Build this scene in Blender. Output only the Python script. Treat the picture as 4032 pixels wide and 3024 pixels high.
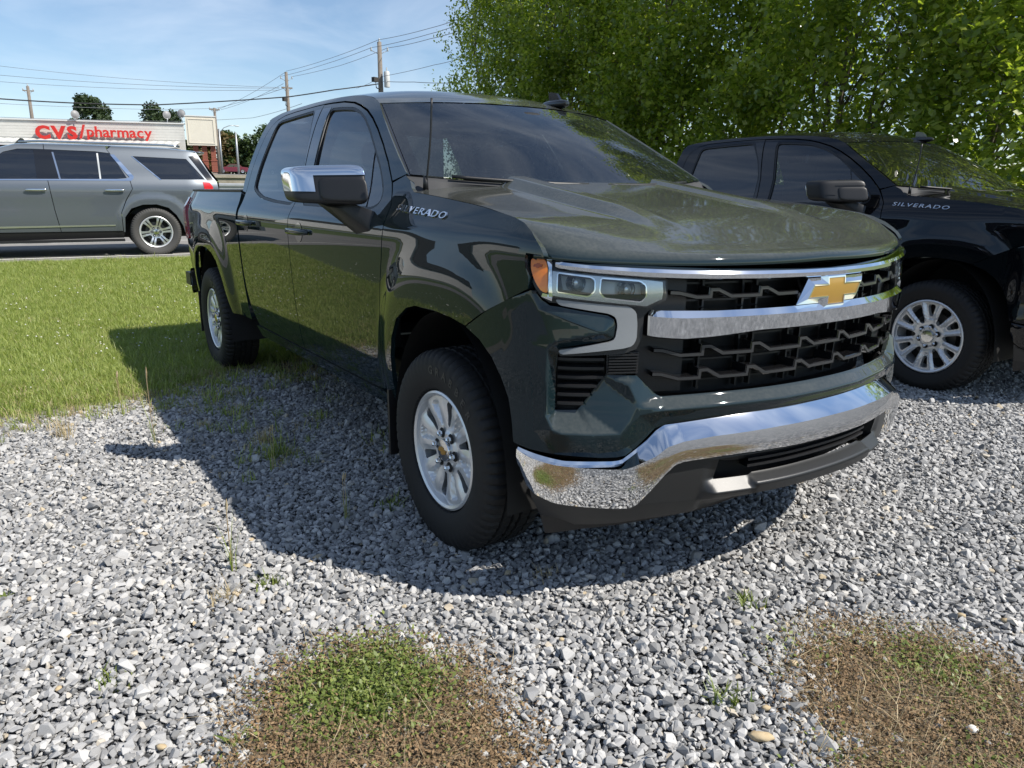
import bpy, bmesh, math, random
import numpy as np
from mathutils import Vector, Matrix
from mathutils.geometry import delaunay_2d_cdt

for o in list(bpy.data.objects):
    bpy.data.objects.remove(o)
SC = bpy.context.scene
COL = SC.collection
random.seed(7)
RNG = np.random.default_rng(11)

# ------------------------------------------------------------------ camera
def cam_axes(yaw, pitch, roll):
    d = np.array([math.cos(pitch)*math.cos(yaw), math.cos(pitch)*math.sin(yaw), math.sin(pitch)])
    r = np.cross(d, [0, 0, 1]); r /= np.linalg.norm(r); u = np.cross(r, d)
    c, s = math.cos(roll), math.sin(roll)
    return c*r+s*u, -s*r+c*u, d
CAM_POS = (2.48195, -2.31805, 1.38776)
cd = bpy.data.cameras.new('camera'); cam = bpy.data.objects.new('camera', cd); COL.objects.link(cam)
_r, _u, _d = cam_axes(2.54884, -0.25035, 0.00700)
cam.matrix_world = Matrix(((_r[0], _u[0], -_d[0], CAM_POS[0]), (_r[1], _u[1], -_d[1], CAM_POS[1]), (_r[2], _u[2], -_d[2], CAM_POS[2]), (0, 0, 0, 1)))
cd.sensor_width = 36; cd.lens = 26.36071; cd.clip_start = .05; cd.clip_end = 2000
SC.camera = cam

# ------------------------------------------------------------------ sky, sun, exposure
SUN = Vector((.735, .52, 1.0)).normalized()
EL = math.asin(SUN.z); AZ = math.atan2(SUN.x, SUN.y)
wd = bpy.data.worlds.new('World'); SC.world = wd; wd.use_nodes = True
nt = wd.node_tree; nt.nodes.clear()
def N(nt, t, **k):
    n = nt.nodes.new(t)
    for a, v in k.items(): setattr(n, a, v)
    return n
sky = N(nt, 'ShaderNodeTexSky', sky_type='NISHITA', sun_disc=False, sun_elevation=EL, sun_rotation=AZ, altitude=50, air_density=1.0, dust_density=.15, ozone_density=3.2)
tc = N(nt, 'ShaderNodeTexCoord')
mp = N(nt, 'ShaderNodeMapping'); mp.inputs['Scale'].default_value = (1.0, 2.6, 7.0); mp.inputs['Rotation'].default_value = (0, .12, .7)
nz = N(nt, 'ShaderNodeTexNoise'); nz.inputs['Scale'].default_value = 1.7; nz.inputs['Detail'].default_value = 6; nz.inputs['Roughness'].default_value = .55; nz.inputs['Distortion'].default_value = .6
cr = N(nt, 'ShaderNodeValToRGB'); cr.color_ramp.elements[0].position = .40; cr.color_ramp.elements[1].position = .75
cr.color_ramp.elements[0].color = (.02, .02, .02, 1); cr.color_ramp.elements[1].color = (.34, .34, .34, 1)
mx = N(nt, 'ShaderNodeMix', data_type='RGBA'); mx.inputs['B'].default_value = (8.2, 8.8, 9.6, 1)
bg = N(nt, 'ShaderNodeBackground'); bg.inputs['Strength'].default_value = .10
out = N(nt, 'ShaderNodeOutputWorld')
L = nt.links.new
L(tc.outputs['Generated'], mp.inputs['Vector']); L(mp.outputs['Vector'], nz.inputs['Vector']); L(nz.outputs['Fac'], cr.inputs['Fac'])
L(cr.outputs['Color'], mx.inputs['Factor']); L(sky.outputs['Color'], mx.inputs['A']); L(mx.outputs['Result'], bg.inputs['Color']); L(bg.outputs['Background'], out.inputs['Surface'])
sl = bpy.data.lights.new('sun', 'SUN'); sl.energy = 5.0; sl.angle = math.radians(.53); sl.color = (1.0, .945, .865)
so = bpy.data.objects.new('sun', sl); COL.objects.link(so); so.rotation_euler = SUN.to_track_quat('Z', 'Y').to_euler(); so.location = (6, 6, 20)
SC.view_settings.view_transform = 'Standard'; SC.view_settings.look = 'None'; SC.view_settings.gamma = 1; SC.view_settings.exposure = 0.45
SC.view_settings.use_curve_mapping = False
SC.render.engine = 'CYCLES'
SC.cycles.max_bounces = 8; SC.cycles.transparent_max_bounces = 12; SC.cycles.caustics_reflective = False; SC.cycles.caustics_refractive = False
SC.cycles.sample_clamp_indirect = 6

# ------------------------------------------------------------------ materials
MATS = {}
def mat(name, col, rough=.5, metal=0, coat=0, coat_r=.03, spec=.5, trans=0, emit=None, bump=None, var=None, ior=1.5, subs=0):
    """principled; bump=(scale,strength,dist); var=(scale,amount,other colour) procedural colour variation"""
    m = bpy.data.materials.new(name); m.use_nodes = True; t = m.node_tree; b = t.nodes['Principled BSDF']
    b.inputs['Base Color'].default_value = (*col, 1); b.inputs['Roughness'].default_value = rough; b.inputs['Metallic'].default_value = metal
    b.inputs['Coat Weight'].default_value = coat; b.inputs['Coat Roughness'].default_value = coat_r; b.inputs['Specular IOR Level'].default_value = spec
    b.inputs['Transmission Weight'].default_value = trans; b.inputs['IOR'].default_value = ior
    if emit: b.inputs['Emission Color'].default_value = (*emit[0], 1); b.inputs['Emission Strength'].default_value = emit[1]
    co = N(t, 'ShaderNodeTexCoord')
    if bump:
        nn = N(t, 'ShaderNodeTexNoise'); nn.inputs['Scale'].default_value = bump[0]; nn.inputs['Detail'].default_value = 5
        bb = N(t, 'ShaderNodeBump'); bb.inputs['Strength'].default_value = bump[1]; bb.inputs['Distance'].default_value = bump[2]
        t.links.new(co.outputs['Object'], nn.inputs['Vector']); t.links.new(nn.outputs['Fac'], bb.inputs['Height']); t.links.new(bb.outputs['Normal'], b.inputs['Normal'])
    if var:
        nn = N(t, 'ShaderNodeTexNoise'); nn.inputs['Scale'].default_value = var[0]; nn.inputs['Detail'].default_value = 6; nn.inputs['Roughness'].default_value = .65
        rp = N(t, 'ShaderNodeValToRGB'); rp.color_ramp.elements[0].position = .5-.22; rp.color_ramp.elements[1].position = .5+.22
        rp.color_ramp.elements[0].color = (*col, 1); o2 = var[2]; a = var[1]
        rp.color_ramp.elements[1].color = (*[col[i]*(1-a)+o2[i]*a for i in range(3)], 1)
        t.links.new(co.outputs['Object'], nn.inputs['Vector']); t.links.new(nn.outputs['Fac'], rp.inputs['Fac']); t.links.new(rp.outputs['Color'], b.inputs['Base Color'])
    MATS[name] = m
    return m

def paint(name, col, flake, dust, dust_col=(.25, .245, .215), metal=0.0):
    """car paint with a clear coat and road dust that settles on faces that look up"""
    m = bpy.data.materials.new(name); m.use_nodes = True; t = m.node_tree; b = t.nodes['Principled BSDF']
    co = N(t, 'ShaderNodeTexCoord'); ge = N(t, 'ShaderNodeNewGeometry'); sp = N(t, 'ShaderNodeSeparateXYZ')
    t.links.new(ge.outputs['Normal'], sp.inputs['Vector'])
    up = N(t, 'ShaderNodeMapRange'); up.inputs['From Min'].default_value = .25; up.inputs['From Max'].default_value = .95; up.inputs['To Min'].default_value = .012; up.inputs['To Max'].default_value = 1
    t.links.new(sp.outputs['Z'], up.inputs['Value'])
    n1 = N(t, 'ShaderNodeTexNoise'); n1.inputs['Scale'].default_value = 3.0; n1.inputs['Detail'].default_value = 8; n1.inputs['Roughness'].default_value = .72
    n2 = N(t, 'ShaderNodeTexNoise'); n2.inputs['Scale'].default_value = 90; n2.inputs['Detail'].default_value = 4
    t.links.new(co.outputs['Object'], n1.inputs['Vector']); t.links.new(co.outputs['Object'], n2.inputs['Vector'])
    r1 = N(t, 'ShaderNodeMapRange'); r1.inputs['From Min'].default_value = .30; r1.inputs['From Max'].default_value = .72; r1.inputs['To Min'].default_value = .72; r1.inputs['To Max'].default_value = 1.0
    r2 = N(t, 'ShaderNodeMapRange'); r2.inputs['From Min'].default_value = .35; r2.inputs['From Max'].default_value = .65; r2.inputs['To Min'].default_value = .78; r2.inputs['To Max'].default_value = 1.08
    t.links.new(n1.outputs['Fac'], r1.inputs['Value']); t.links.new(n2.outputs['Fac'], r2.inputs['Value'])
    def mul(a, bb):
        k = N(t, 'ShaderNodeMath', operation='MULTIPLY')
        for i, s in enumerate((a, bb)):
            if isinstance(s, float): k.inputs[i].default_value = s
            else: t.links.new(s, k.inputs[i])
        return k.outputs[0]
    f = mul(mul(mul(up.outputs[0], r1.outputs[0]), r2.outputs[0]), dust)
    lw = N(t, 'ShaderNodeLayerWeight'); lw.inputs['Blend'].default_value = .35
    mc = N(t, 'ShaderNodeMix', data_type='RGBA'); mc.inputs['A'].default_value = (*flake, 1); mc.inputs['B'].default_value = (*col, 1)
    t.links.new(lw.outputs['Facing'], mc.inputs['Factor'])
    md = N(t, 'ShaderNodeMix', data_type='RGBA'); md.inputs['B'].default_value = (*dust_col, 1)
    t.links.new(f, md.inputs['Factor']); t.links.new(mc.outputs['Result'], md.inputs['A']); t.links.new(md.outputs['Result'], b.inputs['Base Color'])
    b.inputs['Roughness'].default_value = .42; b.inputs['Metallic'].default_value = metal; b.inputs['Specular IOR Level'].default_value = 0.0 if metal == 0 else .3; b.inputs['Coat Weight'].default_value = 1.0; b.inputs['Coat IOR'].default_value = 1.52
    cr_ = N(t, 'ShaderNodeMapRange'); cr_.inputs['From Max'].default_value = .6; cr_.inputs['To Min'].default_value = .012; cr_.inputs['To Max'].default_value = .11
    t.links.new(f, cr_.inputs['Value']); t.links.new(cr_.outputs[0], b.inputs['Coat Roughness'])
    MATS[name] = m
    return m

def glassmat(name, tint, dust=0.0, refl=1.0, dust_col=(.36, .36, .34), ior=1.62):
    """pane: see-through tint, mirror reflection by Fresnel, a film of dust"""
    m = bpy.data.materials.new(name); m.use_nodes = True; t = m.node_tree; t.nodes.clear()
    tr = N(t, 'ShaderNodeBsdfTransparent'); tr.inputs['Color'].default_value = (*tint, 1)
    gl = N(t, 'ShaderNodeBsdfGlossy'); gl.inputs['Roughness'].default_value = .012; gl.inputs['Color'].default_value = (refl, refl, refl, 1)
    fr = N(t, 'ShaderNodeFresnel'); fr.inputs['IOR'].default_value = ior
    mx = N(t, 'ShaderNodeMixShader'); o = N(t, 'ShaderNodeOutputMaterial')
    t.links.new(fr.outputs[0], mx.inputs[0]); t.links.new(tr.outputs[0], mx.inputs[1]); t.links.new(gl.outputs[0], mx.inputs[2])
    last = mx.outputs[0]
    if dust:
        co = N(t, 'ShaderNodeTexCoord')
        n1 = N(t, 'ShaderNodeTexNoise'); n1.inputs['Scale'].default_value = 2.6; n1.inputs['Detail'].default_value = 7; n1.inputs['Roughness'].default_value = .7
        n2 = N(t, 'ShaderNodeTexNoise'); n2.inputs['Scale'].default_value = 130; n2.inputs['Detail'].default_value = 3
        n3 = N(t, 'ShaderNodeTexVoronoi'); n3.inputs['Scale'].default_value = 26
        for n in (n1, n2, n3): t.links.new(co.outputs['Object'], n.inputs['Vector'])
        a = N(t, 'ShaderNodeMapRange'); a.inputs['From Min'].default_value = .3; a.inputs['From Max'].default_value = .7; a.inputs['To Min'].default_value = .55*dust; a.inputs['To Max'].default_value = 1.2*dust
        b2 = N(t, 'ShaderNodeMapRange'); b2.inputs['From Min'].default_value = .38; b2.inputs['From Max'].default_value = .66; b2.inputs['To Min'].default_value = .35; b2.inputs['To Max'].default_value = 1.5
        sp = N(t, 'ShaderNodeMapRange'); sp.inputs['From Min'].default_value = .045; sp.inputs['From Max'].default_value = .02; sp.inputs['To Min'].default_value = 0; sp.inputs['To Max'].default_value = .5
        t.links.new(n1.outputs['Fac'], a.inputs['Value']); t.links.new(n2.outputs['Fac'], b2.inputs['Value']); t.links.new(n3.outputs['Distance'], sp.inputs['Value'])
        k = N(t, 'ShaderNodeMath', operation='MULTIPLY'); t.links.new(a.outputs[0], k.inputs[0]); t.links.new(b2.outputs[0], k.inputs[1])
        k2 = N(t, 'ShaderNodeMath', operation='ADD'); t.links.new(k.outputs[0], k2.inputs[0]); t.links.new(sp.outputs[0], k2.inputs[1])
        df = N(t, 'ShaderNodeBsdfDiffuse'); df.inputs['Color'].default_value = (*dust_col, 1)
        m2 = N(t, 'ShaderNodeMixShader'); t.links.new(k2.outputs[0], m2.inputs[0]); t.links.new(last, m2.inputs[1]); t.links.new(df.outputs[0], m2.inputs[2]); last = m2.outputs[0]
    t.links.new(last, o.inputs['Surface'])
    MATS[name] = m
    return m

GREEN = paint('dark_green_paint', (.0030, .0080, .0098), (.008, .019, .023), .27)
BLACKP = paint('black_paint', (.0018, .002, .003), (.003, .0035, .005), .04)
GREYP = paint('grey_metallic_paint', (.058, .069, .085), (.125, .142, .163), .03, metal=.5)
REDP = paint('maroon_paint', (.05, .008, .012), (.12, .02, .028), .05)
DARKP = paint('bronze_paint', (.03, .022, .016), (.05, .04, .03), .05)
mat('chrome', (.84, .85, .86), .05, 1.0)
mat('satin_chrome', (.62, .63, .64), .16, 1.0)
mat('black_plastic', (.010, .010, .011), .45, bump=(260, .12, .002))
mat('grey_plastic', (.020, .021, .022), .42, bump=(300, .1, .002))
mat('gloss_black', (.008, .008, .009), .12, coat=.6)
mat('slat_sheen', (.026, .027, .028), .3, coat=.3)  # lighter grey standing in for the reflection on slat fronts
mat('rubber', (.006, .006, .0064), .72, bump=(150, .15, .002))
mat('rubber_letter', (.024, .024, .025), .5)
mat('road_rubber', (.05, .049, .047), .7, bump=(60, .1, .002))
mat('alloy', (.70, .71, .72), .34, .55, coat=.35, coat_r=.12)
mat('bright_alloy', (.66, .66, .65), .30, .9)
mat('brake', (.10, .095, .09), .5, .6)
mat('dark', (.004, .004, .004), .7)
mat('interior', (.03, .031, .033), .7, bump=(90, .1, .003))
mat('interior_light', (.09, .095, .09), .7)
mat('amber', (.85, .20, .012), .16, coat=.8, var=(60, .5, (.95, .34, .03)))
mat('lamp_white', (.24, .255, .265), .28, coat=.6, bump=(240, .12, .002))
mat('red_lens', (.50, .012, .018), .15, coat=1)
mat('gold', (.50, .285, .058), .34, .6, coat=.6, coat_r=.06, bump=(500, .06, .001))
mat('lamp_reflector', (.80, .84, .83), .35, .0)
mat('amber_dark', (.42, .085, .008), .2, coat=.6)
mat('lamp_bezel', (.55, .57, .58), .24, .8)
mat('projector', (.75, .80, .79), .06, .5)
glassmat('clear_lens', (.93, .95, .95))
glassmat('windshield', (.22, .28, .29), .030, 1.0, (.26, .31, .34), 1.95)
glassmat('windshield_clean', (.40, .48, .47), .02, 1.0, (.3, .32, .33), 2.0)
glassmat('side_glass', (.27, .33, .33), .02, 1.0, (.36, .36, .34), 1.95)
glassmat('privacy_glass', (.055, .06, .07), .012, 1.0, (.36, .36, .34), 1.95)
M = MATS
# ------------------------------------------------------------------ helpers
def tag(o, label=None, cat=None, group=None, kind=None):
    if label: o['label'] = label
    if cat: o['category'] = cat
    if group: o['group'] = group
    if kind: o['kind'] = kind
    return o
def empty(name, loc=(0, 0, 0), rz=0, label=None, cat=None, group=None):
    o = bpy.data.objects.new(name, None); COL.objects.link(o); o.location = loc; o.rotation_euler = (0, 0, rz); o.empty_display_size = .2
    return tag(o, label, cat, group)
def mesh_obj(name, v, f, material, parent=None, smooth=False, angle=None):
    me = bpy.data.meshes.new(name); me.from_pydata([tuple(p) for p in v], [], [tuple(int(i) for i in q) for q in f])
    me.materials.append(M[material] if isinstance(material, str) else material)
    if smooth or angle: me.polygons.foreach_set('use_smooth', [True]*len(me.polygons))
    if angle: me.set_sharp_from_angle(angle=math.radians(angle))
    o = bpy.data.objects.new(name, me); COL.objects.link(o); o.parent = parent
    return o
def copy_tree(o, parent=None):
    c = o.copy(); COL.objects.link(c); c.parent = parent
    for ch in list(o.children): copy_tree(ch, c)
    return c
class MB:
    """collects shapes for one mesh"""
    def __init__(s): s.v = []; s.f = []
    def add(s, v, f):
        n = len(s.v); s.v += [tuple(p) for p in v]; s.f += [tuple(i+n for i in q) for q in f]; return s
    def box(s, c, h, rot=None):
        P = np.array([(x, y, z) for x in (-1, 1) for y in (-1, 1) for z in (-1, 1)], float)*np.array(h)
        if rot is not None: P = P@np.array(rot).T
        return s.add(P+np.array(c), [(0, 1, 3, 2), (4, 6, 7, 5), (0, 4, 5, 1), (2, 3, 7, 6), (0, 2, 6, 4), (1, 5, 7, 3)])
    def tube(s, path, r, n=8, caps=True):
        path = [np.array(p, float) for p in path]; R = [r]*len(path) if np.isscalar(r) else list(r); V = []; F = []
        for i, p in enumerate(path):
            t = path[min(i+1, len(path)-1)]-path[max(i-1, 0)]; t = t/(np.linalg.norm(t)+1e-12)
            a = np.array([0, 0, 1.]) if abs(t[2]) < .9 else np.array([1., 0, 0]); u = np.cross(t, a); u /= np.linalg.norm(u); w = np.cross(t, u)
            for k in range(n):
                q = 2*math.pi*k/n; V.append(p+R[i]*(math.cos(q)*u+math.sin(q)*w))
        for i in range(len(path)-1):
            for k in range(n): F.append((i*n+k, i*n+(k+1) % n, (i+1)*n+(k+1) % n, (i+1)*n+k))
        if caps: F.append(tuple(range(n))[::-1]); F.append(tuple((len(path)-1)*n+k for k in range(n)))
        return s.add(V, F)
    def lathe(s, prof, n=48, axis='y', c=(0, 0, 0), closed=False):
        """prof: (radius, height along axis)"""
        V = []; F = []; m = len(prof)
        for k in range(n):
            q = 2*math.pi*k/n
            for r, h in prof:
                if axis == 'y': V.append((c[0]+r*math.cos(q), c[1]+h, c[2]+r*math.sin(q)))
                elif axis == 'z': V.append((c[0]+r*math.cos(q), c[1]+r*math.sin(q), c[2]+h))
                else: V.append((c[0]+h, c[1]+r*math.cos(q), c[2]+r*math.sin(q)))
        for k in range(n):
            for j in range(m-1 if not closed else m):
                j2 = (j+1) % m; F.append((k*m+j, k*m+j2, ((k+1) % n)*m+j2, ((k+1) % n)*m+j))
        return s.add(V, F)
    def grid(s, P, wrap=False):
        """P: rows x cols x 3"""
        P = np.asarray(P); a, b = P.shape[:2]; F = []
        for i in range(a-1):
            for j in range(b if wrap else b-1): F.append((i*b+j, i*b+(j+1) % b, (i+1)*b+(j+1) % b, (i+1)*b+j))
        return s.add(P.reshape(-1, 3), F)
    def prism(s, poly, axis, a, b_):
        """polygon (2D) extruded along an axis between a and b"""
        n = len(poly); V = []
        for h in (a, b_):
            for p in poly: V.append({'x': (h, p[0], p[1]), 'y': (p[0], h, p[1]), 'z': (p[0], p[1], h)}[axis])
        return s.add(V, [tuple(range(n))[::-1], tuple(range(n, 2*n))]+[(i, (i+1) % n, n+(i+1) % n, n+i) for i in range(n)])
    def build(s, name, material, parent=None, smooth=False, angle=None): return mesh_obj(name, s.v, s.f, material, parent, smooth, angle)
def sst(t):
    t = np.clip(t, 0, 1); return t*t*t*(t*(6*t-15)+10)
def nspline(t, y):
    """natural cubic spline"""
    t = np.asarray(t, float); y = np.asarray(y, float); n = len(t); h = np.diff(t); A = np.zeros((n, n)); r = np.zeros(n); A[0, 0] = A[-1, -1] = 1
    for i in range(1, n-1):
        A[i, i-1] = h[i-1]; A[i, i] = 2*(h[i-1]+h[i]); A[i, i+1] = h[i]; r[i] = 6*((y[i+1]-y[i])/h[i]-(y[i]-y[i-1])/h[i-1])
    K = np.linalg.solve(A, r)
    def f(x):
        x = np.asarray(x, float); i = np.clip(np.searchsorted(t, x)-1, 0, n-2); a = x-t[i]; b = t[i+1]-x; H = h[i]
        return K[i]*b**3/(6*H)+K[i+1]*a**3/(6*H)+(y[i]/H-K[i]*H/6)*b+(y[i+1]/H-K[i+1]*H/6)*a
    return f
def inside(P, poly):
    P = np.asarray(P); c = np.zeros(len(P), bool); poly = np.asarray(poly); x, y = P[:, 0], P[:, 1]; j = len(poly)-1
    for i in range(len(poly)):
        xi, yi = poly[i]; xj, yj = poly[j]
        k = ((yi > y) != (yj > y)); c ^= k & (x < (xj-xi)*(y-yi)/(yj-yi+1e-15)+xi); j = i
    return c
def dense(poly, step):
    out = []; n = len(poly)
    for i in range(n):
        a = np.array(poly[i], float); b = np.array(poly[(i+1) % n], float); k = max(1, int(math.ceil(np.linalg.norm(b-a)/step)))
        for j in range(k): out.append(a+(b-a)*j/k)
    return np.array(out)
def soften(poly, r, it=2, keep=()):
    """round the corners of a polygon (Chaikin with limited reach r)"""
    P = [np.array(p, float) for p in poly]
    for _ in range(it):
        Q = []; n = len(P)
        for i in range(n):
            a, b, c = P[i-1], P[i], P[(i+1) % n]; la, lc = np.linalg.norm(a-b), np.linalg.norm(c-b)
            Q.append(b+(a-b)*min(.25, r/(la+1e-9))); Q.append(b+(c-b)*min(.25, r/(lc+1e-9)))
        P = Q; r *= .5
    return [tuple(p) for p in P]
def offset_poly(poly, d):
    P = np.array(poly, float); T = np.roll(P, -1, 0)-np.roll(P, 1, 0); T /= np.linalg.norm(T, axis=1)[:, None]+1e-9
    area = .5*np.sum(P[:, 0]*np.roll(P[:, 1], -1)-np.roll(P[:, 0], -1)*P[:, 1]); s = 1 if area > 0 else -1
    return [tuple(p) for p in P+s*d*np.stack([T[:, 1], -T[:, 0]], 1)]
def tri2d(outline, holes=(), step=.03, pts=(), edges=()):
    """constrained triangulation of a polygon with holes -> points, triangles, boundary loops"""
    loops = [dense(outline, step*.8)]+[dense(h, step*.8) for h in holes]
    B = np.vstack(loops); V = [B]; E = []; k = 0; LI = []
    for l in loops:
        n = len(l); E += [(k+i, k+(i+1) % n) for i in range(n)]; LI.append(list(range(k, k+n))); k += n
    if len(pts):
        V.append(np.array(pts, float)); E += [(k+a, k+b) for a, b in edges]; k += len(pts)
    mn, mxx = B.min(0), B.max(0)
    xs = np.arange(mn[0]+step*.5, mxx[0], step); ys = np.arange(mn[1]+step*.4, mxx[1], step*.87)
    if len(xs) and len(ys):
        G = np.array([(x+(step*.5 if j % 2 else 0), y) for j, y in enumerate(ys) for x in xs])
        ok = inside(G, loops[0])
        for h in loops[1:]: ok &= ~inside(G, h)
        G = G[ok]
        if len(G):
            A = np.vstack(V); dmin = np.full(len(G), 9e9)
            for s in range(0, len(A), 200): dmin = np.minimum(dmin, ((G[:, None]-A[None, s:s+200])**2).sum(2).min(1))
            V.append(G[dmin > (step*.42)**2])
    V = np.vstack(V)
    r = delaunay_2d_cdt([Vector(p) for p in V], E, [], 0, 1e-6)
    P = np.array([tuple(p) for p in r[0]]); T = np.array([t for t in r[2] if len(t) == 3]); cen = P[T].mean(1)
    ok = inside(cen, loops[0])
    for h in loops[1:]: ok &= ~inside(cen, h)
    T = T[ok]; mp_ = {}
    for j, o in enumerate(r[3]):
        for i in o: mp_[i] = j
    return P, T, [[mp_[i] for i in l] for l in LI]
def panel(name, outline, fn, material, parent, holes=(), step=.03, depth=.015, hint=(0, 0, 1), normals=True, angle=None, pts=(), edges=()):
    """sheet cut to an outline in surface coordinates, bent by fn(a,b)->Nx3, with a folded edge"""
    P2, T, loops = tri2d(outline, holes, step, pts, edges)
    P = fn(P2[:, 0], P2[:, 1]); e = 1e-3
    du = fn(P2[:, 0]+e, P2[:, 1])-fn(P2[:, 0]-e, P2[:, 1]); dv = fn(P2[:, 0], P2[:, 1]+e)-fn(P2[:, 0], P2[:, 1]-e)
    n = np.cross(du, dv); n /= np.linalg.norm(n, axis=1)[:, None]+1e-12
    hv = hint(P) if callable(hint) else np.array(hint, float)[None].repeat(len(P), 0)
    n *= np.where((n*hv).sum(1) < 0, -1, 1)[:, None]
    fn_ = np.cross(P[T[:, 1]]-P[T[:, 0]], P[T[:, 2]]-P[T[:, 0]]); fl = (fn_*n[T[:, 0]]).sum(1) < 0
    T = T.copy(); T[fl] = T[fl][:, ::-1]
    F = [tuple(t) for t in T]; LN = [n[i] for t in T for i in t]; V = list(P)
    if depth:
        for lp in loops:
            b0 = len(V); m_ = len(lp)
            V += [P[i] for i in lp]+[P[i]-n[i]*depth for i in lp]
            a = np.array([P2[i] for i in lp]); 
            for i in range(m_):
                j = (i+1) % m_; q = (b0+i, b0+j, b0+m_+j, b0+m_+i); F.append(q); LN += [(0, 0, 0)]*4
    o = mesh_obj(name, V, F, material, parent, True)
    if normals: o.data.normals_split_custom_set([tuple(x) for x in LN])
    elif angle: o.data.set_sharp_from_angle(angle=math.radians(angle))
    return o
def rbox_pts(c, h, p=5, nu=40, nv=20, rot=None):
    """rounded box (superquadric) grid"""
    u = np.linspace(-math.pi, math.pi, nu, endpoint=False); v = np.linspace(-math.pi/2, math.pi/2, nv); e = 2/p
    f = lambda w: np.sign(w)*np.abs(w)**e
    X = np.outer(f(np.cos(v)), f(np.cos(u)))*h[0]; Y = np.outer(f(np.cos(v)), f(np.sin(u)))*h[1]; Z = np.outer(f(np.sin(v)), np.ones(nu))*h[2]
    P = np.stack([X, Y, Z], 2)
    if rot is not None: P = P@np.array(rot).T
    return P+np.array(c)
def rotz(a): c, s = math.cos(a), math.sin(a); return np.array([[c, -s, 0], [s, c, 0], [0, 0, 1.]])
def text_mesh(txt, size=1, extrude=.05, bold=0, shear=0, align='LEFT', spacing=1.0):
    cu = bpy.data.curves.new('t', 'FONT'); cu.body = txt; cu.size = size; cu.extrude = extrude; cu.offset = bold; cu.shear = shear; cu.align_x = align; cu.space_character = spacing; cu.resolution_u = 3
    o = bpy.data.objects.new('t', cu); COL.objects.link(o)
    dg = bpy.context.evaluated_depsgraph_get(); me = bpy.data.meshes.new_from_object(o.evaluated_get(dg)); bpy.data.objects.remove(o)
    v = np.array([tuple(p.co) for p in me.vertices]).reshape(-1, 3); f = [tuple(p.vertices) for p in me.polygons]; bpy.data.meshes.remove(me)
    return v, f
# ------------------------------------------------------------------ pickup truck: body surfaces
# local frame: x forward from the front axle, y to the driver's side, z up
bprof = nspline([.30, .40, .47, .52, .60, .75, .90, 1.05, 1.15, 1.22, 1.26, 1.30, 1.34, 1.40, 1.50, 1.60, 1.70, 1.78, 1.84, 1.88, 1.91, 1.93],
                [.880, .905, .926, .939, .954, .971, .982, .989, .991, .988, .977, .952, .929, .900, .862, .820, .772, .728, .690, .66, .625, .59])
def flare(x, z, xc, a, h, p=2.8, A=.038):
    r = ((np.abs(x-xc)/a)**p+(np.maximum(z-.35, 0)/h)**p)**(1/p)
    return A*sst((1.5-r)/.42)
def Wd(x, z):
    x = np.asarray(x, float); z = np.asarray(z, float)
    return bprof(z)+flare(x, z, .03, .45, .61)+flare(x, z, -3.70, .47, .61)-.35*np.maximum(x-.42, 0)**2.2-.045*sst((-4.15-x)/.6)
def S(sg, e=0.0):
    return lambda x, z: np.stack([x, sg*(Wd(x, z)+e), z+0*x], 1)
_PL = np.array([(.975, 0), (.965, .2), (.926, .4), (.86, .6), (.80, .74), (.74, .845), (.67, .93), (.58, .985), (.47, 1.01), (.3, 1.02), (.0, 1.02), (-.45, 1.02)])
_PM = np.vstack([_PL[3:0:-1]*[1, -1], _PL]); _ss = np.concatenate([[0], np.cumsum(np.linalg.norm(np.diff(_PM, axis=0), axis=1))]); _ss -= _ss[3]
_fx = nspline(_ss, _PM[:, 0]); _fw = nspline(_ss, _PM[:, 1])
_uu = np.linspace(0, 1.3, 600); _xx = _fx(_uu); _ww = _fw(_uu)
noff = nspline([.2, .3, .4, .5, .6, .7, .85, 1.0, 1.1, 1.19, 1.3], [-.06, -.03, -.005, .01, .012, 0, 0, 0, 0, -.02, -.07])
def Fr(u, z, e=0.0):
    """front surface: u runs along the nose from the centre line (passenger side positive), e is proud of it"""
    u = np.asarray(u, float); z = np.asarray(z, float); a = np.abs(u); h = 1e-4
    tx = _fx(a+h)-_fx(a-h); tw = _fw(a+h)-_fw(a-h); l = np.hypot(tx, tw); o = noff(z)+e
    return np.stack([_fx(a)+tw/l*o, -np.sign(u)*(_fw(a)-tx/l*o), z+0*u], -1)
def FS(e=0.0): return lambda u, z: Fr(u, z, e)
fhint = lambda P: np.stack([P[:, 0]+.6, P[:, 1], 0*P[:, 0]], 1)
def mir(pts): return [(-p[0],)+tuple(p[1:]) for p in pts]
def relief(ctrl, edges):
    """height field e(u,z) from control points (u,z,e) and crease edges"""
    r = delaunay_2d_cdt([Vector(c[:2]) for c in ctrl], edges, [], 0, 1e-7)
    P = np.array([tuple(p) for p in r[0]]); Ev = np.array([np.mean([ctrl[i][2] for i in o]) if len(o) else 0 for o in r[3]]); T = [t for t in r[2]]
    def f(u, z):
        Q = np.stack([u, z], 1); out = np.zeros(len(Q)); best = np.full(len(Q), -1e9)
        for a, b, c in T:
            A, B, C_ = P[a], P[b], P[c]; d = (B[1]-C_[1])*(A[0]-C_[0])+(C_[0]-B[0])*(A[1]-C_[1])
            if abs(d) < 1e-12: continue
            l1 = ((B[1]-C_[1])*(Q[:, 0]-C_[0])+(C_[0]-B[0])*(Q[:, 1]-C_[1]))/d; l2 = ((C_[1]-A[1])*(Q[:, 0]-C_[0])+(A[0]-C_[0])*(Q[:, 1]-C_[1]))/d; l3 = 1-l1-l2
            m = np.minimum(np.minimum(l1, l2), l3); k = m > best
            out[k] = (l1*Ev[a]+l2*Ev[b]+l3*Ev[c])[k]; best[k] = m[k]
        return out
    return f
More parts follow.
